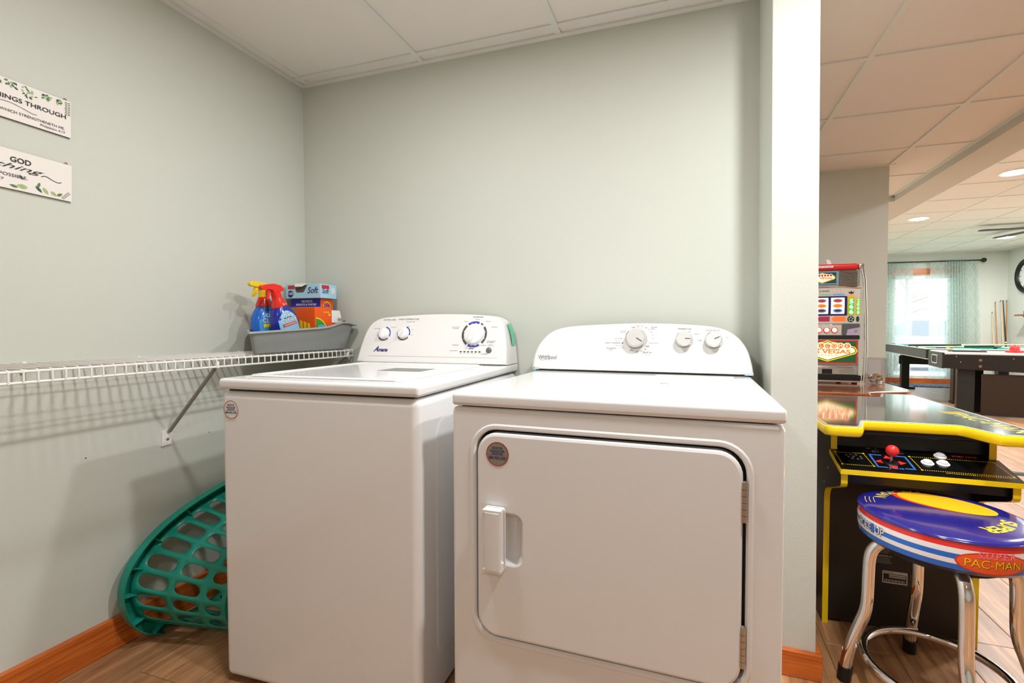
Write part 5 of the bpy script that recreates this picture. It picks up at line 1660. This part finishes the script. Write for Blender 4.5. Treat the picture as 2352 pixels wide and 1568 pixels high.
for k in range(60):
    key = 'gold' if rc.random() < 0.45 else 'steel'
    co_ = link('coin', coin_me[key])
    lay = k // 9
    px, py = rc.uniform(-0.024, 0.024), rc.uniform(-0.024, 0.024)
    if k % 2:
        py = -0.026 + rc.uniform(0, 0.006)
    co_.location = (0.968 + px, 2.955 + py, 0.7315 + 0.008 + lay * 0.0065)
    co_.rotation_euler = (rc.uniform(-0.5, 0.9), rc.uniform(-0.5, 0.5), rc.uniform(0, 6))
    tag(co_, ('brass' if key == 'gold' else 'silver') + ' coloured coin in the clear tub by the slot machine', 'coin', 'coins in the clear tub')

# ------------------------------------------------------------------ air hockey table
def frame(origin, d):
    """local frame: x along d, y to the far side, z up"""
    return math.atan2(d[1], d[0])


hk = thing('air_hockey_table', 'dark brown air hockey table with a red mallet on it', 'game table', (2.87, 6.65, 0), frame(0, (0.988, -0.156)))
M_HKB = mat('hockey_brown', (26, 21, 18), 0.4, var=0.05)
M_HKD = mat('hockey_end', (30, 33, 32), 0.35)
M_HKW = mat('hockey_rail', (226, 220, 212), 0.3)
HL, HWD, HZ = 1.5, 0.54, 0.74
G().prism([(0.0, 0.56), (HL, 0.50), (HL, HZ - 0.012), (0.0, HZ - 0.012)], lambda a, b, d: (a, d, b), 0.0, 0.02).build('apron', M_HKB, hk, 0)
G().prism([(0.0, 0.56), (HL, 0.50), (HL, HZ - 0.012), (0.0, HZ - 0.012)], lambda a, b, d: (a, d, b), HWD - 0.02, HWD).build('apron', M_HKB, hk, 0)
en = G().rbox(-0.012, 0.012, -0.006, HWD + 0.006, 0.555, HZ + 0.004, 0.004, 1).build('end_board', M_HKD, hk)
G().rbox(HL - 0.012, HL + 0.012, -0.006, HWD + 0.006, 0.50, HZ + 0.004, 0.004, 1).build('end_board', M_HKD, hk)
f = lambda a, b: Vector((-0.0125, 0.27 - a, 0.655 + b))
G().loft([[Vector((-0.012, 0.27 - a, 0.655 + b)) for a, b in rrect(-0.11, 0.11, -0.055, 0.055, 0.03)], [Vector((-0.018, 0.27 - a, 0.655 + b)) for a, b in rrect(-0.11, 0.11, -0.055, 0.055, 0.03)], [Vector((-0.018, 0.27 - a, 0.655 + b)) for a, b in rrect(-0.095, 0.095, -0.042, 0.042, 0.024)]], False, False).build('return_rim', M_CHROME, en, 40)
decal(en, 'return_mouth', [rrect(-0.095, 0.095, -0.042, 0.042, 0.024)], M_BLACK, f)
pf_ = G().box(0.0, HL, 0.0, HWD, HZ - 0.02, HZ - 0.006).build('playfield', M_HKW, hk, 0)
for y in (0.0, HWD - 0.05):
    G().rbox(0.0, HL, y, y + 0.05, HZ - 0.012, HZ + 0.012, 0.004, 1).build('rail', M_HKW, hk)
for (x, z) in ((0.335, 0.660), (0.335, 0.590)):
    G().lathe([(0, 0), (0.017, 0), (0.014, 0.006), (0, 0.008)], 16, Matrix.Translation((x, 0, z)) @ Matrix.Rotation(R(90), 4, 'X')).build('bolt', mat('bolt_copper', (150, 118, 100), 0.3, metal=0.7), hk)
for (x, z) in ((0.12, 0.70), (0.16, 0.635), (0.62, 0.685)):
    G().lathe([(0, 0), (0.006, 0), (0.004, 0.003), (0, 0.004)], 10, Matrix.Translation((x, 0, z)) @ Matrix.Rotation(R(90), 4, 'X')).build('screw', M_SILVER, hk)
for x_, y in ((0.15, 0.06), (1.22, 0.06), (0.33, HWD - 0.14), (1.22, HWD - 0.14)):
    for x in (x_,):
        G().rbox(x, x + 0.16, y, y + 0.08, 0, 0.56, 0.005, 1).build('leg', M_HKD if y < 0.2 else M_HKB, hk)
        G().rbox(x - 0.02, x + 0.18, y - 0.01, y + 0.09, 0.0, 0.03, 0.004, 1).build('leg_foot', M_BLACK, hk)
G().rbox(0.365, 1.22, 0.04, 0.06, 0.02, 0.50, 0.003, 1).build('leg_panel', mat('panel_brown', (42, 29, 21), 0.4, var=0.05), hk)
hkm = hk.matrix_basis.copy()
hw_ = lambda x, y, z: Matrix.Translation((2.87, 6.65, 0)) @ Matrix.Rotation(frame(0, (0.988, -0.156)), 4, 'Z') @ Vector((x, y, z))
ml = thing('hockey_mallet', 'red air hockey mallet on the edge of the brown table', 'mallet', hw_(0.66, 0.10, HZ - 0.006 + 0.019))
G().lathe([(0.0, 0.0), (0.078, 0.0), (0.082, 0.005), (0.082, 0.022), (0.076, 0.026), (0.045, 0.024)], 32).build('skirt', mat('mallet_red', (232, 50, 50), 0.35), ml)
G().lathe([(0.045, 0.022), (0.043, 0.05), (0.036, 0.072), (0.022, 0.086), (0.0, 0.092)], 28).build('knob', MATS['mallet_red'], ml)
sc_ = thing('score_tray', 'dark score unit lying on the near end of the hockey table', 'score unit', hw_(0.30, 0.30, HZ - 0.006), frame(0, (0.988, -0.156)))
G().rbox(-0.16, 0.16, -0.09, 0.09, 0.0, 0.028, 0.006, 2).build('casing', M_BLACK, sc_)
G().rbox(-0.13, 0.10, -0.08, 0.05, 0.028, 0.038, 0.003, 1).build('display_cover', M_SILVER, sc_)

# ------------------------------------------------------------------ pool table
pa = math.atan2(2.57, 0.35)
pl = thing('pool_table', 'pool table with teal cloth and dark green sides behind the hockey table', 'pool table', (3.09, 7.62, 0), pa - math.pi / 2)
M_PLG = mat('pool_side', (27, 36, 33), 0.35, var=0.04)
M_PLF = mat('pool_cloth', (40, 150, 130), 0.85, var=0.04)
M_PLR = mat('pool_rail', (190, 196, 192), 0.25)
PLW, PLL, PZ = 1.22, 2.3, 0.745
for (x0_, x1_, y0_, y1_) in ((0, 0.03, 0, PLL), (PLW - 0.03, PLW, 0, PLL), (0.03, PLW - 0.03, 0, 0.03), (0.03, PLW - 0.03, PLL - 0.03, PLL)):
    G().rbox(x0_, x1_, y0_, y1_, 0.615, PZ - 0.006, 0.004, 1).build('side_board', M_PLG, pl)
    G().rbox(x0_ - 0.002, x1_ + 0.002, y0_ - 0.002, y1_ + 0.002, 0.606, 0.616, 0.002, 1).build('lower_trim', M_PLR, pl)
G().box(0.03, PLW - 0.03, 0.03, PLL - 0.03, 0.66, 0.700).build('cloth_bed', M_PLF, pl, 0)
for (x0_, x1_, y0_, y1_) in ((0.02, 0.11, 0.12, PLL / 2 - 0.07), (0.02, 0.11, PLL / 2 + 0.07, PLL - 0.12), (PLW - 0.11, PLW - 0.02, 0.12, PLL / 2 - 0.07), (PLW - 0.11, PLW - 0.02, PLL / 2 + 0.07, PLL - 0.12), (0.12, PLW - 0.12, 0.02, 0.11), (0.12, PLW - 0.12, PLL - 0.11, PLL - 0.02)):
    G().rbox(x0_, x1_, y0_, y1_, 0.695, PZ + 0.001, 0.006, 1).build('cushion', M_PLF, pl)
for (x0_, x1_, y0_, y1_) in ((-0.005, 0.06, -0.005, PLL + 0.005), (PLW - 0.06, PLW + 0.005, -0.005, PLL + 0.005), (0.06, PLW - 0.06, -0.005, 0.06), (0.06, PLW - 0.06, PLL - 0.06, PLL + 0.005)):
    G().rbox(x0_, x1_, y0_, y1_, PZ - 0.004, PZ + 0.012, 0.004, 1).build('top_rail', M_PLR, pl)
for (x, y) in ((0.07, 0.07), (PLW - 0.07, 0.07), (0.07, PLL / 2), (PLW - 0.07, PLL / 2), (0.07, PLL - 0.07), (PLW - 0.07, PLL - 0.07)):
    G().lathe([(0.0, 0.012), (0.05, 0.012), (0.06, 0.014), (0.06, 0.0), (0.0, 0.0)], 18, Matrix.Translation((x, y, PZ + 0.0005))).build('pocket', M_BLACK, pl)
for (x, y) in ((0.33, 0.10), (PLW - 0.43, 0.10), (0.13, PLL - 0.52), (PLW - 0.25, PLL - 0.52)):
    lg = G().rbox(x, x + 0.11, y, y + 0.12, 0.02, 0.66, 0.006, 1).build('leg', mat('pool_leg', (24, 30, 30), 0.35), pl)
    G().rbox(x - 0.01, x + 0.19, y - 0.01, y + 0.13, 0.0, 0.035, 0.004, 1).build('leg_foot', M_BLACK, lg)
G().rbox(0.10, PLW - 0.10, PLL - 0.50, PLL - 0.46, 0.42, 0.56, 0.004, 1).build('stretcher', M_PLG, pl)
pw = lambda x, y, z: Matrix.Translation((3.09, 7.62, 0)) @ Matrix.Rotation(pa - math.pi / 2, 4, 'Z') @ Vector((x, y, z))
# balls racked on the cloth
ball_cols = [('yellow', (236, 196, 40)), ('blue', (40, 70, 170)), ('red', (200, 40, 40)), ('purple', (96, 50, 120)), ('orange', (230, 120, 40)), ('green', (30, 110, 70)), ('maroon', (120, 40, 40)), ('black', (20, 20, 20)), ('white', (238, 234, 226)), ('pink', (226, 130, 140))]
for k, (nm, col) in enumerate(ball_cols):
    row = (0, 1, 1, 2, 2, 2, 3, 3, 3, 3)[k]
    pos = (0, 0, 1, 0, 1, 2, 0, 1, 2, 3)[k]
    g = G().lathe([(0.0285 * math.sin(R(a)), -0.0285 * math.cos(R(a))) for a in range(0, 181, 20)], 16)
    o_ = g.build('billiard_ball', mat('ball_' + nm, col, 0.12, coat=0.5, var=0), None, 60, pw(0.62 + (pos - row / 2) * 0.058, 1.35 + row * 0.051, 0.7285))
    tag(o_, nm + ' billiard ball racked on the pool table', 'billiard ball', 'balls racked on the pool table')

M_CUEP = wood('cue_maple', (206, 170, 118), (232, 204, 158), (10, 10, 1), 4, 0.3, coat=0.4)
M_CUEB = wood('cue_amber', (150, 96, 36), (192, 136, 66), (10, 10, 1), 4, 0.3, coat=0.4)


def cue(label, p0, p1, m_shaft, m_butt, butt=0.42, group=None):
    """p0 butt end, p1 tip"""
    p0, p1 = Vector(p0), Vector(p1)
    t = thing('pool_cue', label, 'pool cue', p0, 0, group)
    d = p1 - p0
    P = lambda s: d * s
    rr = lambda s: 0.0145 - 0.0085 * s
    b = G().tube([P(0), P(butt)], [rr(0), rr(butt)], 10).build('butt', m_butt, t, 60)
    G().tube([P(butt), P(0.985)], [rr(butt), rr(0.985)], 10).build('shaft', m_shaft, t, 60)
    G().tube([P(butt - 0.008), P(butt + 0.008)], rr(butt) + 0.0012, 10).build('joint_collar', M_STWH, t, 60)
    G().tube([P(0.985), P(1.0)], rr(1) + 0.0003, 8).build('tip', M_BLACK if m_shaft is not M_BLACK else M_STWH, t, 60)
    return t


g1, g2 = 'pool cues leaning in the far corner', 'pool cues lying on the pool table'
cue('thin pale pool cue, shortest of those leaning by the wall', (5.14, 10.12, 0.0), (5.185, 10.375, 1.32), M_CUEP, M_CUEB, 0.3, g1)
cue('amber brown pool cue beside the shortest cue', (5.175, 10.10, 0.0), (5.225, 10.375, 1.50), M_CUEB, M_CUEB, 0.4, g1)
cue('pale pool cue with a black butt in the middle of the leaning cues', (5.25, 10.08, 0.0), (5.305, 10.375, 1.53), M_CUEP, M_BLACK, 0.46, g1)
cue('black pool cue leaning at the far wall', (5.295, 10.08, 0.0), (5.335, 10.375, 1.56), M_BLACK, M_BLACK, 0.5, g1)
cue('amber pool cue standing apart, leaning on the right wall', (5.31, 10.20, 0.0), (5.385, 10.37, 1.53), M_CUEB, M_CUEB, 0.4, g1)
rk = thing('cue_clip', 'small white cue clip on the far wall holding the middle cues', 'cue holder', (5.30, 10.398, 1.52))
G().rbox(-0.06, 0.06, -0.006, 0.0, -0.012, 0.012, 0.002, 1).build('back_plate', M_STWH, rk)
for k in range(3):
    G().tube([(-0.05 + 0.05 * k, -0.004, 0.0), (-0.05 + 0.05 * k - 0.012, -0.03, 0.004)], 0.004, 6).build('hook', M_BLACK, rk)
cue('pool cue with a dark butt lying across the pool table towards the wall', pw(-0.02, 0.75, PZ + 0.030), pw(1.2, 0.1, PZ + 0.075), M_CUEP, M_BLACK, 0.45, g2)
cue('pool cue with a black butt and pale shaft pointing at the column', pw(0.95, 0.72, PZ + 0.026), pw(-0.03, 0.30, PZ + 0.022), M_CUEP, M_BLACK, 0.4, g2)

# ------------------------------------------------------------------ curtains
def sheer_material():
    m = bpy.data.materials.new('sheer_curtain')
    m.use_nodes = True
    nt = m.node_tree
    N, L = nt.nodes.new, nt.links.new
    nt.nodes.remove(nt.nodes['Principled BSDF'])
    uv = N('ShaderNodeUVMap')
    sp = N('ShaderNodeSeparateXYZ')
    L(uv.outputs[0], sp.inputs[0])
    def ma(op, a, b=None):
        n = N('ShaderNodeMath'); n.operation = op
        for i, v in enumerate((a, b)):
            if v is None:
                continue
            if isinstance(v, (int, float)):
                n.inputs[i].default_value = v
            else:
                L(v, n.inputs[i])
        return n.outputs[0]
    u = ma('MULTIPLY', sp.outputs[0], 1 / 0.17)
    v = ma('MULTIPLY', sp.outputs[1], 1 / 0.24)
    l1 = ma('LESS_THAN', ma('FRACT', ma('ADD', u, v)), 0.10)
    l2 = ma('LESS_THAN', ma('FRACT', ma('SUBTRACT', u, v)), 0.10)
    ln = ma('MAXIMUM', l1, l2)
    dens = ma('ADD', 0.70, ma('MULTIPLY', ln, 0.2))
    tr, df, tl = N('ShaderNodeBsdfTransparent'), N('ShaderNodeBsdfDiffuse'), N('ShaderNodeBsdfTranslucent')
    df.inputs[0].default_value = (*lin((206, 219, 213)), 1)
    tl.inputs[0].default_value = (*lin((208, 221, 215)), 1)
    a, b = N('ShaderNodeMixShader'), N('ShaderNodeMixShader')
    a.inputs[0].default_value = 0.55
    L(df.outputs[0], a.inputs[1]); L(tl.outputs[0], a.inputs[2])
    L(dens, b.inputs[0])
    L(tr.outputs[0], b.inputs[1]); L(a.outputs[0], b.inputs[2])
    L(b.outputs[0], nt.nodes['Material Output'].inputs[0])
    return m


M_SHEER = sheer_material()


def curtain(label, xa, xb, zones, zt_, zb_, flare):
    """zones: (start, end, number of folds, fold depth) along the width 0..1"""
    n, nz = 160, 24
    vs_, fs_, uvs = [], [], []
    for j in range(nz + 1):
        t = j / nz
        for i in range(n + 1):
            u = i / n
            dep, ph = 0.008, 0.0
            for (a, b, k, d) in zones:
                if a <= u <= b:
                    w = (u - a) / (b - a)
                    dep = 0.004 + d * math.sin(math.pi * w) ** 0.5
                    ph = w * k * 2 * math.pi
            x = xa + (xb - xa) * u + flare * t * u * (xb - xa)
            y = dep * math.sin(ph) * (0.6 + 0.4 * t) + 0.006 * math.sin(3 * u + 5 * t)
            vs_.append((x, y, zt_ + (zb_ - zt_) * t))
            uvs.append((u * (xb - xa) * 1.6, t * (zt_ - zb_)))
    for j in range(nz):
        for i in range(n):
            q = j * (n + 1) + i
            fs_.append((q, q + 1, q + n + 2, q + n + 1))
    me = bpy.data.meshes.new('curtain_cloth')
    me.from_pydata(vs_, [], fs_)
    ul = me.uv_layers.new(name='UVMap')
    for lp_ in me.loops:
        ul.data[lp_.index].uv = uvs[lp_.vertex_index]
    me.shade_smooth()
    me.materials.append(M_SHEER)
    t = thing('sheer_curtain', label, 'curtain', (0, 10.30, 0), 0, 'sheer curtains at the glass door')
    link('cloth', me, t)
    # gathered heading on the rod
    g = G()
    k = int((xb - xa) / 0.012)
    hd = []
    for i in range(k + 1):
        u = i / k
        hd.append((xa + (xb - xa) * u, 0.014 * math.sin(i * 2.1) * (0.3 + 0.7 * (any(a <= u <= b and d > 0.015 for a, b, _, d in zones)))))
    vv = [(x, y, zt_ + 0.035) for x, y in hd] + [(x, y * 0.8, zt_ - 0.03) for x, y in hd]
    m_ = len(hd)
    me2 = bpy.data.meshes.new('heading')
    me2.from_pydata(vv, [], [(i, i + 1, m_ + i + 1, m_ + i) for i in range(m_ - 1)])
    ul = me2.uv_layers.new(name='UVMap')
    me2.materials.append(M_SHEER)
    link('heading', me2, t)
    return t


curtain('aqua sheer trellis curtain, the one beside the column wall', 3.25, 3.95, [(0.0, 0.62, 10, 0.045), (0.62, 1.0, 1, 0.004)], 2.255, 0.10, 0.0)
curtain('aqua sheer trellis curtain, the one nearer the pool cues', 4.215, 4.93, [(0.0, 0.3, 1, 0.004), (0.3, 0.75, 8, 0.05), (0.75, 1.0, 1.5, 0.012)], 2.255, 0.10, 0.12)
rd = thing('curtain_rod', 'black curtain rod with ball end above the glass door', 'curtain rod', (0, 10.30, 2.26))
G().tube([(2.9, 0, 0.01), (4.95, 0, -0.005)], 0.011, 10).build('rod', M_BLACK, rd, 60)
G().lathe([(0.0, 0.0), (0.014, 0.0), (0.012, 0.02), (0.02, 0.03), (0.036, 0.05), (0.040, 0.07), (0.034, 0.09), (0.016, 0.104), (0.0, 0.106)], 20, Matrix.Translation((4.94, 0, -0.005)) @ Matrix.Rotation(R(90), 4, 'Y')).build('finial', M_BLACK, rd)
G().tube([(4.86, 0, -0.004), (4.86, 0.1, -0.004)], 0.008, 8).build('bracket', M_BLACK, rd)

# ------------------------------------------------------------------ right wall: clock and shelf
ck = thing('wall_clock', 'round wall clock with a thick black rim, cut by the picture edge', 'clock', (XR, 9.86, 1.92))
mt = Matrix.Rotation(R(-90), 4, 'Y')
G().lathe([(0.0, 0.004), (0.235, 0.004), (0.235, 0.012), (0.0, 0.012)], 48, mt).build('dial', M_STWH, ck)
G().lathe([(0.22, 0.0), (0.30, 0.0), (0.305, 0.02), (0.285, 0.045), (0.262, 0.038), (0.25, 0.046), (0.228, 0.030), (0.22, 0.012)], 48, mt).build('rim', M_BLACK, ck, 50)
for a, l in ((60, 0.12), (200, 0.17)):
    G().box(-0.016, -0.014, -0.006, 0.006, 0, l).build('hand', M_BLACK, ck, 0).rotation_euler = (R(a), 0, 0)
for k in range(12):
    o_ = G().box(-0.0135, -0.0125, -0.006, 0.006, 0.185, 0.215).build('hour_mark', M_BLACK, ck, 0)
    o_.rotation_euler = (R(30 * k), 0, 0)
sh_ = thing('wall_ledge', 'small dark wood wall shelf below the clock', 'shelf', (XR, 9.47, 1.235))
G().rbox(-0.20, 0.0, -0.36, 0.36, 0.0, 0.028, 0.004, 1).build('board', M_MAH, sh_)
for y in (-0.26, 0.26):
    G().prism([(0, 0), (-0.14, 0), (0, -0.14)], lambda a, b, d: (a, y + d, b), -0.01, 0.01).build('bracket', M_MAH, sh_, 0)
bx_ = thing('wooden_box', 'small brown box standing on the wall shelf', 'box', (XR - 0.10, 9.60, 1.263))
G().rbox(-0.06, 0.06, -0.08, 0.08, 0.0, 0.045, 0.004, 1).build('box_body', M_MAH, bx_)
G().rbox(-0.063, 0.063, -0.083, 0.083, 0.045, 0.058, 0.004, 1).build('box_lid', M_MAH, bx_)

# ceiling fan over the far end of the pool table
fn_ = thing('ceiling_fan', 'low ceiling fan with thin dark blades beyond the beam', 'ceiling fan', (4.476, 7.76, HF))
G().lathe([(0.0, 0.0), (0.085, 0.0), (0.085, -0.02), (0.11, -0.035), (0.11, -0.075), (0.06, -0.10), (0.0, -0.105)], 28).build('motor_housing', M_RING, fn_)
M_FANB = mat('fan_blade', (58, 46, 40), 0.5, var=0.05)
for k in range(5):
    a = math.atan2(0.01, -0.766) + k * R(72)
    q = [(0.10, -0.03), (0.20, -0.055), (0.70, -0.065), (0.755, -0.045), (0.766, 0.0), (0.755, 0.045), (0.70, 0.065), (0.20, 0.055), (0.10, 0.03)]
    G().prism(q, lambda u, v, d: (u * math.cos(a) - v * math.sin(a), u * math.sin(a) + v * math.cos(a), -0.062 + d), -0.003, 0.003).build('blade', M_FANB, fn_, 0)

# ------------------------------------------------------------------ floor pieces
mm = bpy.data.materials.new('mat_weave')
mm.use_nodes = True
nt = mm.node_tree
bs_ = nt.nodes['Principled BSDF']
tc = nt.nodes.new('ShaderNodeTexCoord'); nz = nt.nodes.new('ShaderNodeTexNoise'); rp = nt.nodes.new('ShaderNodeValToRGB'); mp = nt.nodes.new('ShaderNodeMapping')
mp.inputs['Scale'].default_value = (14, 60, 1)
nt.links.new(tc.outputs['Object'], mp.inputs[0]); nt.links.new(mp.outputs[0], nz.inputs['Vector'])
nz.inputs['Scale'].default_value = 1.5
rp.color_ramp.elements[0].position = 0.4; rp.color_ramp.elements[0].color = (*lin((26, 44, 74)), 1)
rp.color_ramp.elements[1].position = 0.62; rp.color_ramp.elements[1].color = (*lin((150, 168, 196)), 1)
nt.links.new(nz.outputs['Fac'], rp.inputs[0]); nt.links.new(rp.outputs[0], bs_.inputs['Base Color'])
bs_.inputs['Roughness'].default_value = 0.95
rg = thing('door_mat', 'blue flecked mat on the floor in front of the glass door', 'mat', (4.2, 9.95, 0))
G().rbox(-0.66, 0.66, -0.25, 0.25, 0.001, 0.014, 0.004, 1).build('pile', mm, rg)
G().rbox(-0.68, 0.68, -0.27, 0.27, 0.0, 0.006, 0.002, 1).build('binding', M_BLACK, rg)
cs = thing('cable_cover', 'black cable cover lying across the plank floor beside the arcade table', 'cable cover', (2.75, 4.06, 0), R(-4))
G().prism([(-0.04, 0.0), (0.04, 0.0), (0.022, 0.014), (-0.022, 0.014)], lambda a, b, d: (d, a, b), -0.65, 0.65).build('ramp_strip', M_BLACK, cs, 0)
for sx in (-1, 1):
    G().rbox(sx * 0.65 - 0.012, sx * 0.65 + 0.012, -0.042, 0.042, 0.0, 0.016, 0.003, 1).build('end_cap', M_BLACK, cs)

# ------------------------------------------------------------------ outdoors beyond the glass door
gr = G().box(-10, 25, YF + 0.12, 60, -0.3, -0.12).build('ground', mat('snowy_ground', (226, 230, 236), 0.9, var=0.05, vscale=0.7), sharp=0)
struct(gr, 'pale snowy ground outside the glass door', 'ground')
car = thing('parked_car', 'pale silver car parked outside the glass door', 'car', (6.2, 15.6, -0.12), R(8))
M_CARB = mat('car_paint', (196, 206, 220), 0.25, coat=0.6)
M_CARG = mat('car_glass', (150, 158, 166), 0.1)
body = [(-2.1, 0.28), (2.1, 0.28), (2.15, 0.55), (2.0, 0.78), (1.2, 0.92), (0.6, 1.38), (-0.9, 1.42), (-1.6, 1.0), (-2.1, 0.92)]
lo = lambda w, s: [(a * s, w, 0.28 + (b - 0.28) * s) for a, b in body]
G().loft([lo(-0.85, 0.96), lo(-0.8, 1.0), lo(0.8, 1.0), lo(0.85, 0.96)]).build('car_body', M_CARB, car, 30)
for sy in (-1, 1):
    G().prism([(1.05, 0.94), (0.55, 1.32), (-0.1, 1.35), (-0.1, 0.94)], lambda a, b, d: (a, d, b), sy * 0.845, sy * 0.86).build('side_window', M_CARG, car, 0)
    G().prism([(-0.18, 0.94), (-0.18, 1.35), (-0.85, 1.36), (-1.4, 0.98)], lambda a, b, d: (a, d, b), sy * 0.845, sy * 0.86).build('side_window', M_CARG, car, 0)
    for x in (-1.3, 1.35):
        G().lathe([(0.0, -0.1), (0.2, -0.1), (0.33, -0.08), (0.33, 0.08), (0.2, 0.1), (0.0, 0.1)], 24, Matrix.Translation((x, sy * 0.78, 0.33)) @ Matrix.Rotation(R(90), 4, 'X')).build('wheel', M_BLACK, car)
G().prism([(1.18, 0.94), (0.62, 1.36), (0.66, 1.38), (1.24, 0.94)], lambda a, b, d: (a, d, b), -0.68, 0.68).build('windscreen', M_CARG, car, 0)
M_TWIG = mat('bare_twig', (150, 122, 100), 0.9, var=0.2)
for k, (x, y, h, lab) in enumerate(((6.3, 19.0, 3.6, 'bare brown tree outside, the nearer one seen through the glass door'), (8.2, 22.0, 5.0, 'bare brown tree standing farther behind the parked car'))):
    tr_t = thing('bare_tree', lab, 'tree', (x, y, -0.12), 0, 'bare trees outside the glass door')
    rt = random.Random(k + 5)
    G().tube([(0, 0, 0), (0.05, 0.02, h * 0.5), (0.0, 0.05, h)], [0.09, 0.06, 0.02], 8).build('trunk', M_TWIG, tr_t)
    for q in range(26):
        z = h * rt.uniform(0.12, 0.95)
        a = rt.uniform(0, 6.28)
        l = rt.uniform(0.5, 1.5)
        G().tube([(0.02, 0.02, z), (0.5 * l * math.cos(a), 0.5 * l * math.sin(a), z + 0.2 * l), (l * math.cos(a + 0.2), l * math.sin(a + 0.2), z + 0.25 * l)], [0.022, 0.014, 0.005], 5).build('branch', M_TWIG, tr_t)
